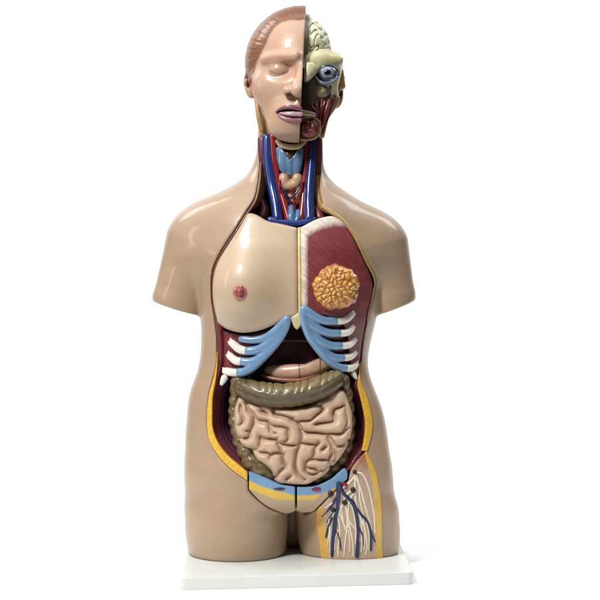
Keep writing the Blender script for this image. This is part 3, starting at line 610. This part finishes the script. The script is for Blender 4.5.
# ---------------------------------------------------------------- pubic plates
PUBL = [(249, 471.5), (256, 473.8), (268, 479), (280, 484.5), (295.2, 486.8), (295.2, 511.2), (291, 512.8), (285, 513.4), (275, 510.3), (265, 505.2), (255.5, 497), (249, 489.6)]
PUBR = [(297, 487), (308, 487), (319, 485), (332, 478.5), (341, 470.5), (345, 468.5), (347.5, 472), (347.5, 479), (341, 485), (334.5, 491), (326, 499), (318, 507), (312, 511.8), (303, 512.7), (297, 510.4)]
SKP = SKIN*1.12; SKP[1] *= 1.04
def pubcol(P, x, y):
    b1 = np.interp(x, [249, 264, 280, 296, 300, 321, 335, 348], [480, 486, 490, 495, 495.2, 493.5, 487.5, 483]); b2 = np.interp(x, [249, 264, 277, 296, 300, 315, 322], [488.5, 493.5, 498.3, 499, 499.3, 499.3, 493])
    wb = .22*np.sin(x*.37)+.12*np.sin(x*.9+1); b1 = b1+wb+.8*np.sin((x-249)/47*math.pi)*(x < 296); b2 = b2+wb*.8+1.0*np.sin((x-249)/47*math.pi)*(x < 296)
    c = mix(BLUE, np.array([.70, .45, .06]), (y-b1)/1.1); return mix(c, SKP, (y-b2)/.9)
pub = slab('pubic_plate', PUBL, .5, 14, M_skin, ROOT, pubcol, h=.65, k=1.4)
pub2 = slab('pubic_plate', PUBR, .5, 14, M_skin, ROOT, pubcol, h=.65, k=1.4)
for p, c, r, m in [(pub, (279.5, 488.7), (6, 1.6, 1.2), np.array([.03, .02, .07])), (pub2, (316, 489), (5, 2.4, 1.2), np.array([.16, .02, .07]))]:
    cc = onsurf(*c, .3); blob('cut_vessel', (cc[0]-8, cc[1]-6, cc[2]-4), (cc[0]+8, cc[1]+6, cc[2]+4), .4, lambda g: g.add_ell(cc, r, .5), M_organ, p, m)
# ---------------------------------------------------------------- groin dissection on the thigh
PAN = [(358, 460), (366.5, 450.5), (368, 455), (374.5, 468), (378, 482), (381, 503), (382, 533), (382, 566), (322, 566), (318.5, 540), (315, 523), (316.5, 511), (323, 504), (330, 496.5), (339, 488.5), (348.5, 481), (351, 470)]
def pancol(P, x, y):
    base = mix(np.array([.40, .15, .09]), np.array([.50, .345, .24]), (y-458)/14-.3*nse(x, y, .5))
    fr = np.interp(y, [445, 456, 482, 503, 533, 566], [362.8, 365.2, 371.6, 374.3, 375, 376]); base = mix(base, FAT*np.array([.98, 1.02, 1.2]), (x-fr)/.8)
    fl1 = np.interp(y, [504, 510, 522, 538, 560], [321.5, 323.8, 324.5, 327.5, 330]); return mix(base, np.array([.66, .36, .07]), (fl1-x)/.9)
pan = slab('groin_dissection', PAN, .9, 6, M_paint, ROOT, pancol, h=.75, k=1.1, extra=lambda g: g.F.__setitem__(slice(None), smax(g.F, np.broadcast_to(g.V-VB-.2, g.F.shape), .8)))
M_navy = mat('leg_vein_paint', np.array([.008, .016, .085]), rough=.4, coat=.15)
def gl(name, pts, r, m, off=1.15): tube(name, [onsurf(x, y, off) for x, y in pts], r, m, pan, h=.45)
for pts, r in [([(339, 484), (338.5, 495), (337.5, 508), (335.5, 520), (333.5, 536), (332, 556)], [2.6, 2.2, 1.7, 2.1, 1.9, 1.4]), ([(336.5, 498), (330, 508), (322, 516)], [1.5, 1.1, .9]),
               ([(332.5, 517), (328.5, 527), (326, 537)], [.9, 1.2, 1.0]), ([(341, 489), (345, 495), (351, 501), (355, 508)], [1.9, 1.6, 1.7, 1.6]),
               ([(351, 500.5), (355, 508), (357.5, 524), (358, 540), (357, 556)], [2.0, 2.2, 1.6, 1.4, 2.0]), ([(355.5, 507), (361, 514.5), (366, 520), (369.5, 527), (371, 539), (371, 550)], [1.3, 1.4, 1.3, 1.4, 1.2, 1.0]),
               ([(369.5, 526), (372, 534), (374.8, 541.5)], [1.1, 1.0, .8])]: gl('femoral_vein', pts, r, M_navy)
gl('femoral_artery', [(343, 483.5), (346, 485), (346, 488)], [1.6, 2.0, 1.5], M_art, .6)
for pts in [[(354.7, 474), (355, 486), (355.5, 500), (358, 512), (361, 522), (362, 540), (361, 552)], [(355, 472), (362, 474), (367, 483), (371, 498), (374, 515), (375, 533)], [(356, 478), (361, 490), (364, 502), (368, 516), (372, 530)],
            [(345.5, 504), (347, 514), (347.5, 523), (345.5, 540), (344, 556)], [(347.5, 523), (351, 533), (353, 545), (353.5, 556)], [(334, 511), (338, 518), (340, 530), (338.5, 545), (338, 556)],
            [(354, 492), (350, 500), (348, 510), (349.5, 524), (352, 538)], [(344.6, 502), (339, 512), (337, 522)], [(333, 510), (329, 519), (329.5, 530), (327.5, 546)], [(360, 516), (365, 530), (367, 545), (366, 554)],
            [(353, 490), (347, 494), (344, 500)], [(341, 489), (339, 500), (342, 514), (345, 530)]]: gl('lymph_vessel', pts, [.9, .85, .75, .6], M_nerve)
for pts in [[(356, 474), (359, 486), (360, 500), (363, 516), (365, 536), (364, 550)], [(350, 500), (354, 514), (356, 530), (355.5, 544)], [(341, 492), (337, 500), (331, 504), (325, 508)], [(334, 512), (331, 524), (330, 540), (330, 553)],
            [(347, 514), (350, 522), (356, 530), (360, 541)], [(339, 512), (344, 524), (349, 534), (350, 552)], [(355, 476), (348, 484), (343, 488)], [(366, 520), (369, 534), (369, 550)], [(338, 530), (335, 540), (334.5, 550)]]: gl('lymph_vessel', pts, [.75, .7, .65, .5], M_nerve)
for pts, r in [([(337, 508), (332, 513), (327, 522)], [1.0, .8, .6]), ([(358, 526), (362, 534), (363, 545)], [.9, .8, .6]), ([(334.5, 528), (339, 537), (341, 550)], [.9, .8, .6])]: gl('femoral_vein', pts, r, M_navy)
for x, y, r in [(354.7, 472, 1), (353, 490, 1.25), (330.6, 493.7, 1.3), (344.6, 502.5, 1.2), (333, 510, 1.1)]:
    c = onsurf(x, y, 1.5)
    def nd(g, c=c, r=r): g.add_ell(c, (2.0*r, 2.4*r, 1.7*r), .5); g.add_ell((c[0]+.8, c[1]+1, c[2]), (1.6*r, 1.5*r, 1.4*r), .6)
    blob('lymph_node', (c[0]-6, c[1]-6, c[2]-5), (c[0]+6, c[1]+6, c[2]+5), .4, nd, M_node, pan, np.array([.012, .016, .012]))
# ---------------------------------------------------------------- head
def cutx(V): return 306.0-(V-10)*.048
def cran(U, V, W):
    a = ell(U, V, W, (301.5, 63, 3), (56, 56, 61)); return a
def facef(U, V, W):
    a = cran(U, V, W)
    a = smax(a, np.broadcast_to(V-104+.25*W, a.shape), 20)
    b = ell(U, V, W, q(300, 89, -18), (42.5, 50.5, 42)); b = smax(b, np.broadcast_to(W-22, b.shape), 8)
    a = smin(a, b, 9)
    def E(x, y, w, r, k, neg=False):
        nonlocal a
        g = ell(U, V, W, q(x, y, w), r); a = smax(a, -g, k) if neg else smin(a, g, k)
    E(291, 127.5, -42, (19, 11, 15), 24)                    # chin
    E(266, 87, -34, (13, 13, 13), 13)                     # cheekbone
    E(294, 112, -51, (17, 13, 12), 9)                     # muzzle
    E(279.5, 66, -70, (16.5, 10, 23), 8, True)              # eye socket
    E(279.5, 70, -47.2, (10.5, 7.2, 8.0), 3)              # closed lid
    a = smin(a, cap(U, V, W, q(265, 59, -46.5), q(296, 55.5, -60), 4.6, 5.4), 5)   # brow
    a = smin(a, chain(U, V, W, [q(304, 60, -56), q(302, 72, -61), q(299.5, 84, -71), q(298, 90, -76)], [5.6, 5.0, 6.2, 6.8], 3), 4)
    E(289, 91, -64, (6.2, 5.4, 8), 2.4)
    E(270, 104, -52, (12, 12, 9), 9, True) if False else None
    E(289.3, 96, -68, (4.6, 2.7, 5), 1.2, True)        # nostril
    a = smin(a, cap(U, V, W, q(299, 98, -60), q(299, 104, -60), 2, 2.4), 4)
    return a
HG = Grid((236, 0, -92), (312, 152, 72), .9)
hf = facef(HG.U, HG.V, HG.W)
HG.F[:] = hf; HM = frontmap(HG.F, HG.ax[2])
def fwh(u, v): return bil(HM, HG.ax[0], HG.ax[1], u, v)
MOUTH = [(276, 112.4), (281, 109.5), (287, 108.3), (293, 108), (300.5, 109.2), (300.5, 118.6), (293, 118.4), (286, 117), (280, 114.6)]
mp = np.array([onsurf(x, y, 0, fwh) for x, y in MOUTH]); mD = poly2(HG.U[:, :, 0], HG.V[:, :, 0], mp)[:, :, None]
mfront = bil(HM, HG.ax[0], HG.ax[1], np.broadcast_to(HG.U[:, :, 0], HG.F.shape[:2]), np.broadcast_to(HG.V[:, :, 0], HG.F.shape[:2]))[:, :, None]
HG.F[:] = smax(hf, -smax(mD+.4, HG.W-(mfront+5), 1), .8)
# ear on the photo-left
def earf(U, V, W, c, sx):
    e = ell(U, V, W, c, (6.2, 13.5, 10)); e = smax(e, -ell(U, V, W, (c[0]-sx*1.2, c[1]-2, c[2]-7), (3.2, 8.5, 7)), 1.6)
    e = smin(e, cap(U, V, W, (c[0]+sx*.5, c[1]-8, c[2]-4), (c[0]+sx*.2, c[1]+5, c[2]-5), 1.1, 1.2), 1.5)
    return smin(e, ell(U, V, W, (c[0]+sx*1.8, c[1]+10, c[2]-2), (3.8, 5, 4)), 3)
HG.F[:] = smin(HG.F, earf(HG.U, HG.V, HG.W, (250.5, 84, -2), 1), 2.0)
hair_u = [q(*p, -40)[:2] for p in [(310, 19), (300, 19.5), (290, 20.3), (282, 22.5), (274.5, 28), (270, 36), (265.5, 46), (260, 56), (256.5, 64), (254.5, 73), (251, 77), (246, 79), (238, 82), (225, 84), (225, -30), (312, -30)]]
hD = poly2(HG.U[:, :, 0], HG.V[:, :, 0], hair_u)[:, :, None]; hm = np.clip(.5-np.minimum(hD, np.maximum(6-HG.W, HG.V-84))/2.2, 0, 1)
ang = np.arctan2(HG.V-70, HG.U-312); hr_ = np.hypot(HG.V-70, HG.U-312); st_ = .9*np.sin(ang*41+hr_*.16+2*np.sin(HG.W*.1+ang*7))*np.sin(ang*13+hr_*.11)+.6*np.sin(ang*97+hr_*.1+3*np.sin(HG.W*.08+ang*5))
HG.F[:] = HG.F-hm*(.8+.20*st_)
HG.F[:] = smax(HG.F, np.broadcast_to(HG.U-cutx(HG.V), HG.F.shape), .8)
HG.F[:] = smax(HG.F, np.broadcast_to(np.where(HG.W > -14, HG.V-112+(-14-HG.W)*.15, -99), HG.F.shape), 4)
P, Q = HG.mesh(1)
HAIRL = [(310, 19), (300, 21), (290, 20.3), (282, 22.5), (274.5, 28), (270, 36), (265.5, 46), (260, 56), (256.5, 64), (254.5, 73), (251, 77), (246, 79), (240, 84), (225, 84), (225, -20), (312, -20)]
x, y = unproj(P); hd = poly2(x, y, HAIRL)
sa = np.sin(np.arctan2(P[:, 1]-70, P[:, 0]-312)*95+3.2*np.sin(P[:, 2]*.12+np.arctan2(P[:, 1]-70, P[:, 0]-312)*5))
c = mix(HAIR, FACE, (hd+1.2+nse(x, y, .7)*.5)/1.7); c *= np.where(hd < 0, 1+.09*sa*np.sin(x*.35+y*.5), 1)[:, None]
c = mix(c, HAIR, (P[:, 2]-12)/6)
er = np.hypot((x-251)/3.2, (y-82)/9); c = mix(c, np.array([.30, .12, .08]), (1.1-er)*1.2)
cut = P[:, 0]-cutx(P[:, 1]); c = mix(c, np.array([.42, .27, .19]), (cut+.7)/.5)
nost = ell(P[:, 0], P[:, 1], P[:, 2], q(289.3, 96, -68), (4.5, 2.7, 5.8)); c = mix(np.array([.10, .02, .018]), c, (nost+.2)/1.2)
md = poly2(P[:, 0], P[:, 1], mp); c = np.where(((md < .3) & (P[:, 2] > fwh(P[:, 0], P[:, 1])+1.0) & (P[:, 2] < -20))[:, None], np.array([.12, .02, .03]), c)
eye = np.exp(-((x-279)/10)**2-((y-66)/5.5)**2); c = mix(c, FACE*np.array([.82, .76, .74]), eye*.6)  # shade of the eye hollow painted into the skin colour
lash = line2(x, y, [(270.5, 71), (275, 73.4), (280, 74), (286, 72.5), (289, 70.5)]); c = mix(FACE*np.array([.55, .45, .42]), c, np.where(P[:, 2] < -30, lash/1.1, 9))
brow = line2(x, y, [(266, 59.5), (273, 56.6), (282, 57), (291, 60.3)]); c = mix(FACE*np.array([.84, .76, .72]), c, np.where(P[:, 2] < -30, brow/3.2, 9))
head = link_mesh('head', P, Q, M_skin, ROOT, c)
LIP = np.array([.17, .06, .075]); LIP2 = np.array([.30, .12, .15])
def hp(x, y, off): return onsurf(x, y, off, fwh)
for nm, pts, r, cc in [('upper_lip', [(275.8, 112), (280.5, 108.8), (286.5, 107.2), (293, 107.3), (300.2, 108.6)], [.6, 1.5, 2.0, 2.1, 2.1], LIP), ('lower_lip', [(276, 113), (280, 116.2), (286, 119), (293, 120.2), (299.8, 120.3)], [.6, 1.4, 1.9, 2.0, 2.1], LIP2)]:
    tube(nm, [hp(x, y, .3) for x, y in pts], r, M_organ, head, h=.4, col=cc)
tube('teeth', [hp(x, y, -2.4) for x, y in [(280, 113), (287, 113.8), (293, 114), (300, 114.1)]], [1.0, 2.2, 2.7, 2.8], mat('gum_and_teeth_paint', np.array([.50, .34, .37]), rough=.25, coat=.5, bump=.2, mottle=.1), head, h=.45)
# neck part of the head, seen behind the jaw
def hn(g):
    U, V, W = g.U, g.V, g.W
    a = loft(U, V*0+139, W, TOR)+.2; g.F[:] = smax(smax(np.broadcast_to(a, g.F.shape)-np.clip((118-V), 0, 60)*.10, 70-V, 2), V-138.8, .8)
    g.F[:] = smax(g.F, np.broadcast_to(-16-W, g.F.shape), 1.5)
hneck = blob('head_neck_section', (250, 66, -40), (334, 142, 48), 1.0, hn, M_paint, head, lambda P, x, y: mix(mix(np.array([.38, .23, .09]), np.array([.30, .19, .08]), (x-290)/20), SKIN*.95, (P[:, 2]-(-4))/7))
tube('jaw_fat', qs([(256, 80, -17), (255.5, 92, -18), (257, 104, -20), (259, 118, -22), (261.5, 130, -22)]), [1.6, 2.4, 2.2, 2.6, 2.4], M_paint, head, col=lambda P, x, y: mix(mix(np.array([.55, .27, .07]), np.array([.42, .16, .09]), nse(x, y, .8)+.3), np.array([.34, .21, .09]), (y-104)/8))
# opened half of the skull
SKB = np.array([.54, .50, .29])
def sk(g):
    U, V, W = g.U, g.V, g.W
    a = ell(U, V, W, (303, 78, 0), (42, 46, 47)); a = smin(a, cap(U, V, W, q(309, 61, -42), q(338, 60, -26), 5, 5), 8)
    a = smax(a, 54.0-V+0*U, 1.6); a = smax(a, -smax(V-52, 0, 1)*0-99, 1)
    a = smax(a, -(ell(U, V, W, q(329, 73.5, -50), (12.5, 9.8, 19))), 1.6)
    a = smax(a, smax(V-(101-.0*U), 0*U-99, 1), 3)
    fl = [q(*p, -42)[:2] for p in [(307, 84), (310, 80), (317, 73.5), (321, 80), (326, 84), (331, 84), (330, 90), (331.5, 96), (337, 97.5), (339.5, 92), (338.5, 84), (340.5, 76), (342.5, 67), (346, 58), (352, 30), (300, 30), (300, 84)]]
    D = poly2(U[:, :, 0], V[:, :, 0], fl)[:, :, None]; g.F[:] = smax(smax(a, D, 1.6), cutx(V)+1.4-U, 1)
skull = blob('skull', (298, 40, -60), (350, 112, 60), .8, sk, M_paint, head, lambda P, x, y: mix(mix(SKB*1.25, SKB, (x-315)/8+(y-60)/60), np.array([.34, .26, .12]), (y-88)/14))
slabp = [q(*p, -52)[:2] for p in [(306.5, 63), (313, 62.5), (316.5, 66), (316.5, 69), (312, 74.5), (308, 80.5), (305.8, 80)]]
def nbn(g):
    D = poly2(g.U[:, :, 0], g.V[:, :, 0], slabp)[:, :, None]; s = ell(g.U, g.V, g.W, q(303, 74, -40), (16, 22, 20)); g.F[:] = smax(s, D, 2)
blob('nasal_bone', (300, 60, -66), (324, 100, -28), .55, nbn, M_paint, head, np.array([.70, .66, .44]))
def brf(g):
    U, V, W = g.U, g.V, g.W
    c0_ = (304, 53.5, 0); r0 = (28.5, 37, 46); g.F[:] = ell(U, V, W, c0_, r0)+2.6
    s_ = np.sin(.42*U+1.9*np.sin(.27*V+.25*W))+np.sin(.40*V+1.7*np.sin(.24*W+.31*U))+np.sin(.33*W+1.5*np.sin(.29*U+.2*V))
    g.F[:] = g.F-1.8+2.6*np.exp(-(s_/.42)**2)
    g.F[:] = smax(smax(g.F, cutx(V)+3.0-U, 1), V-62+0*U, 1)
blob('brain', (300, 10, -52), (338, 66, 52), .62, brf, M_paint, head, np.array([.68, .66, .44]))
blob('brain_gap_filler', (296, 8, -52), (318, 64, 45), .8, lambda g: g.F.__setitem__(slice(None), smax(smax(ell(g.U, g.V, g.W, (303, 58, 0), (24, 44, 47)), cutx(g.V)-1.0-g.U, .6), g.U-cutx(g.V)-4.5, .6)), M_paint, head, np.array([.20, .19, .09]))  # added dark sheet standing in for the dark gap between face half and brain
ec = q(327, 73.8, -36)
def eyecol(P, x, y):
    d_ = np.hypot(P[:, 0]-ec[0]-.3, P[:, 1]-ec[1]-.2); c = mix(np.array([.19, .225, .28]), np.array([.07, .09, .13]), (d_-4.5)/4)
    ring = np.exp(-((d_-4.0)/.7)**2); c = mix(c, np.array([.30, .35, .44]), ring); c = mix(np.array([.045, .085, .16]), c, (d_-3.4)/.6); return mix(np.array([.004, .004, .006]), c, (d_-2.7)/.4)
eyeb = blob('eyeball', (ec[0]-13, ec[1]-13, ec[2]-14), (ec[0]+13, ec[1]+13, ec[2]+13), .45, lambda g: (g.add_ell(ec, (10.3, 9.0, 10), 1), g.add_ell((ec[0], ec[1], ec[2]-7), (4.5, 4.3, 4.3), 1.5)), M_eye, head, eyecol)
tube('eye_muscle', qs([(316.5, 78, -36), (318.5, 71.5, -40), (323.5, 66.5, -42), (330, 65.5, -42), (336.5, 69.5, -38), (338.5, 75, -34)]), [1.6, 1.5, 1.3, 1.3, 1.5, 1.3], mat('eye_muscle_paint', np.array([.03, .045, .085]), rough=.25), head, h=.5)
tube('eye_muscle', qs([(315.8, 77, -42), (318.5, 81, -44), (323, 83.3, -45), (329, 83.5, -45), (334, 81.3, -43), (337.5, 77.5, -40)]), [1.3, 1.7, 1.9, 1.8, 1.5, 1.1], mat('eye_socket_paint', np.array([.10, .12, .17]), rough=.25), head, h=.5)
# face muscles of the opened half
def fm(g):
    U, V, W = g.U, g.V, g.W
    a = ell(U, V, W, q(299, 96, -14), (33, 46, 33)); a = smax(a, 72-V+0*U, 3)
    for i in range(7):
        x0 = 309+i*3.4; a = smin(a, cap(U, V, W, q(x0, 86+i*.3, -38+i*2.0), q(x0-1-i*.2, 124-i*1.5, -38+i*2.8), 2.2, 2.6), .9)
    g.F[:] = smax(smax(smax(a, cutx(V)+1.2-U, 1), V-143+0*U, 1), W-14+0*U, 2)
def fmcol(P, x, y):
    c = mix(np.array([.085, .065, .035]), np.array([.15, .028, .022]), (y-98)/14+nse(x, y, .6)*.6)
    c = mix(c, np.array([.17, .13, .06]), np.clip(nse(x+4, y, .45, 2.)*1.2, 0, .8)*(y < 104))
    c = mix(c, np.array([.03, .02, .014]), (311-x)/4*(y < 112)); return mix(c, np.array([.03, .03, .025]), (y-129)/5*(x > 314))
blob('face_muscle', (296, 66, -64), (340, 150, 20), .7, fm, M_organ, head, fmcol)
def pal(g):
    for i in range(6): g.add_cap(q(301+i*2.2, 112.3+i*.35, -54+i*1.2), q(303+i*2.2, 113+i*.35, -53+i*1.2), 3.0-i*.15, 2.9-i*.15, .6)
blob('palate', (296, 112, -62), (322, 130, -38), .5, pal, M_organ, head, np.array([.34, .21, .12]))
mc = q(309, 128.3, -44)
def mring(g):
    pr = [(-8.5, -8.2), (-2, -9.6), (4.5, -9.4), (9, -6.5), (10, -1), (8.8, 4.5), (4.5, 9), (-2, 10.5), (-8.5, 10.2)]
    pp = catmull([(mc[0]+a, mc[1]+b, mc[2]+1.2+abs(a)*.12) for a, b in pr], 5)
    for a, b in zip(pp[:-1], pp[1:]): g.add_cap(tuple(a), tuple(b), 1.8, 1.8, .5)
    g.add_cap((mc[0]-4, mc[1]-6.5, mc[2]-2.6), (mc[0]-4.4, mc[1]+6.5, mc[2]-2.6), .8, .8, .6)
    g.F[:] = smax(g.F, cutx(g.V)+.4-g.U+0*g.W, .8)
jaw = blob('jaw_bone', (294, 120, -52), (324, 148, -36), .5, mring, M_paint, head, lambda P, x, y: mix(np.array([.36, .21, .11]), np.array([.26, .10, .06]), nse(x, y, .8)+.2))
def tong(g):
    g.add_ell(mc, (9.2, 9.4, 4.5), 1)
    for x_, y_, a_, b_ in [(-1, -3, 3, 4), (4, 0, 2.6, 4.5), (0, 4, 3.5, 2.6), (-5.5, 2, 2, 5), (4, -5.5, 3, 1.8)]: g.add_ell((mc[0]+x_, mc[1]+y_, mc[2]-3.8), (a_, b_, 2.0), .4)
    g.F[:] = smax(g.F, cutx(g.V)+.6-g.U+0*g.W, .8)
blob('tongue_section', (294, 120, -54), (322, 148, -34), .5, tong, M_organ, head, lambda P, x, y: mix(np.array([.20, .035, .035]), np.array([.11, .02, .018]), nse(x, y, .9)+.3))
def mx(g):
    g.add_ell(q(320, 90, -37), (9.5, 9, 6.5), 2); g.add_ell(q(311.5, 97, -40), (5, 9, 5), 2)
    g.F[:] = smax(g.F, -ell(g.U, g.V, g.W, q(321, 89, -44.5), (3.4, 3.0, 2.2)), .8)
blob('maxilla', (300, 80, -56), (336, 122, -24), .55, mx, M_paint, head, lambda P, x, y: mix(np.array([.21, .17, .085]), np.array([.09, .065, .035]), (np.hypot(x-321, y-89)-4.5)/4+nse(x, y, .5)*.4))
for pts, r in [([(330, 97, -34), (327.5, 106, -36), (324.5, 116, -37), (322, 126, -36)], [1.6, 2.6, 2.6, 1.6]), ([(322, 99, -38), (321.5, 108, -40), (320, 117, -40)], [1.4, 2.2, 1.6]), ([(316, 101, -40), (317, 108, -42), (317, 116, -42)], [1.2, 2.0, 1.4]),
               ([(333, 99, -28), (330, 110, -31), (325.5, 122, -33), (323, 133, -32)], [1.4, 2.0, 2.0, 1.4]), ([(311, 104, -42), (314, 109, -44), (318, 112, -43)], [1.0, 1.6, 1.2])]:
    tube('jaw_muscle', qs(pts), r, M_wall, head, col=np.array([.17, .03, .03]))
tube('face_artery', qs([(325, 101, -39), (323, 108, -40), (320.5, 117, -41), (319, 127, -40)]), [.8, 1.1, 1.1, .8], M_art, head)
# ear half on the photo-right with the skin and cheek behind it
def er2(g):
    U, V, W = g.U, g.V, g.W
    a = earf(U, V, W, (337.5, 93, 6), -1); b = smin(cap(U, V, W, q(341, 78, 0), q(333, 102, -8), 4.0, 3.2), cap(U, V, W, q(340.3, 66, -8), q(341.5, 86, -4), 2.6, 4.0), 2); g.F[:] = smin(a, b, 2)
    g.F[:] = smax(g.F, V-(113.0)-(U-338)*-.35+0*W, 1)
blob('ear', (324, 70, -30), (356, 126, 30), .7, er2, M_skin, head, lambda P, x, y: mix(np.array([.40, .22, .10]), np.array([.26, .13, .06]), (y-84)/20+nse(x, y, .5)*.3))
tube('cheek_fat', qs([(337, 98, -22), (334, 104, -22), (330.5, 110, -24), (326.5, 118, -24), (324, 128, -22), (322.5, 136, -20)]), [3, 4, 3.6, 2.6, 2.4, 2.2], M_paint, head, col=lambda P, x, y: mix(np.array([.34, .22, .08]), np.array([.42, .25, .07]), (y-106)/10))
# ---------------------------------------------------------------- base board
def board():
    cs_ = [(-.1668, -.160), (.1605, -.118), (.1590, .165), (-.1765, .128)]; rad = .008; out = []
    for i in range(4):
        a, b, c_ = np.array(cs_[i-1]), np.array(cs_[i]), np.array(cs_[(i+1) % 4]); da = (a-b)/np.linalg.norm(a-b); dc = (c_-b)/np.linalg.norm(c_-b)
        for t in np.linspace(0, 1, 8):
            p0, p1, p2 = b+da*rad, b, b+dc*rad; out.append((1-t)**2*p0+2*t*(1-t)*p1+t*t*p2)
    out = np.array(out); n = len(out); ctr = out.mean(0); bv = .0011; V3 = []; F = []
    for z, ins in [(0.0, bv), (bv, 0), (.0175-bv, 0), (.0175-.0003, bv*.55), (.0175, bv)]:
        for p in out: d_ = (ctr-p)/np.linalg.norm(ctr-p); r_ = p+d_*ins; V3.append((r_[0], r_[1], z))
    for k_ in range(4):
        for i in range(n): F.append([k_*n+i, k_*n+(i+1) % n, (k_+1)*n+(i+1) % n, (k_+1)*n+i])
    F.append(list(range(4*n, 5*n))); F.append(list(range(n))[::-1])
    V3 = np.array(V3); Pm = np.stack([V3[:, 0]/S+300, 300-(V3[:, 2]-ZC)/S, (V3[:, 1]-Y0)/S], 1)
    return link_mesh('base_board', Pm, F, M_base, ROOT, smooth=False)
board()
# children were laid out in world space: keep them there under the root
for o in ROOT.children: o.matrix_parent_inverse = ROOT.matrix_world.inverted()
# ---------------------------------------------------------------- white studio sweep
def sweep():
    prof = [(-.55, 0), (.5, 0), (1.6, 0)]+[(1.6+1.0*math.sin(a), 1.0-1.0*math.cos(a)) for a in np.linspace(.1, math.pi/2, 14)]+[(2.6, 4.5)]
    me = bpy.data.meshes.new('studio_floor'); X = 4.0; vs = []; fs = []
    for i, (y_, z_) in enumerate(prof): X = (1.0, 1.5, 2.6)[min(i, 2)]; vs += [(-X, y_, z_), (X, y_, z_)]
    for i in range(len(prof)-1): fs.append((2*i, 2*i+1, 2*i+3, 2*i+2))
    me.from_pydata(vs, [], fs); me.update()
    for p_ in me.polygons: p_.use_smooth = True
    o = bpy.data.objects.new('studio_floor', me); C.objects.link(o); o['kind'] = 'structure'
    m = mat('white_paper', np.array([.94, .94, .94]), rough=.8, coat=0, spec=.1, mottle=.003); me.materials.append(m)
sweep()
# ---------------------------------------------------------------- light, world, camera
def area(name, loc, target, sx, sy, power, col=(1, 1, 1)):
    l = bpy.data.lights.new(name, 'AREA'); l.shape = 'RECTANGLE'; l.size = sx; l.size_y = sy; l.energy = power; l.color = col
    o = bpy.data.objects.new(name, l); C.objects.link(o); o.location = loc
    from mathutils import Vector
    o.rotation_euler = (Vector(target)-Vector(loc)).to_track_quat('-Z', 'Y').to_euler()
area('key_softbox', (-.85, -1.3, 1.8), (0, 0, .72), .26, .38, 46, (1, .985, .95))
area('side_strip', (-1.9, -.7, 1.0), (0, 0, .45), .18, 1.1, 6, (1, 1, 1))
area('overhead_softbox', (0, -.5, 2.9), (0, -.4, 0), 3.0, 2.6, 44, (1, 1, 1))
sl = bpy.data.lights.new('floor_fill_spot', 'SPOT'); sl.energy = 45; sl.spot_size = math.radians(34); sl.spot_blend = .8; sl.shadow_soft_size = .25  # added fill lamp, lightens the shadow on the floor right of the base
so = bpy.data.objects.new('floor_fill_spot', sl); C.objects.link(so); so.location = (1.9, .2, 1.6)
from mathutils import Vector as Vec
so.rotation_euler = (Vec((.62, .2, 0))-Vec(so.location)).to_track_quat('-Z', 'Y').to_euler()
area('backdrop_light', (-1.9, 1.2, 2.6), (-.2, 2.6, .9), 1.2, 1.2, 40)
area('backdrop_light', (1.9, 1.2, 2.6), (.2, 2.6, .9), 1.2, 1.2, 40)
wd = bpy.data.worlds.new('World'); bpy.context.scene.world = wd; wd.use_nodes = True
wd.node_tree.nodes['Background'].inputs[0].default_value = (.9, .95, 1, 1); wd.node_tree.nodes['Background'].inputs[1].default_value = .03
cam = bpy.data.cameras.new('camera'); co = bpy.data.objects.new('camera', cam); C.objects.link(co)
co.location = (0, -DC, ZC); co.rotation_euler = (math.radians(90), 0, 0); cam.angle = 2*math.atan(300*S/DR); cam.clip_end = 50
sc = bpy.context.scene; sc.camera = co
sc.view_settings.view_transform = 'Standard'; sc.view_settings.look = 'None'; sc.view_settings.exposure = 0; sc.view_settings.gamma = 1
sc.cycles.max_bounces = 8
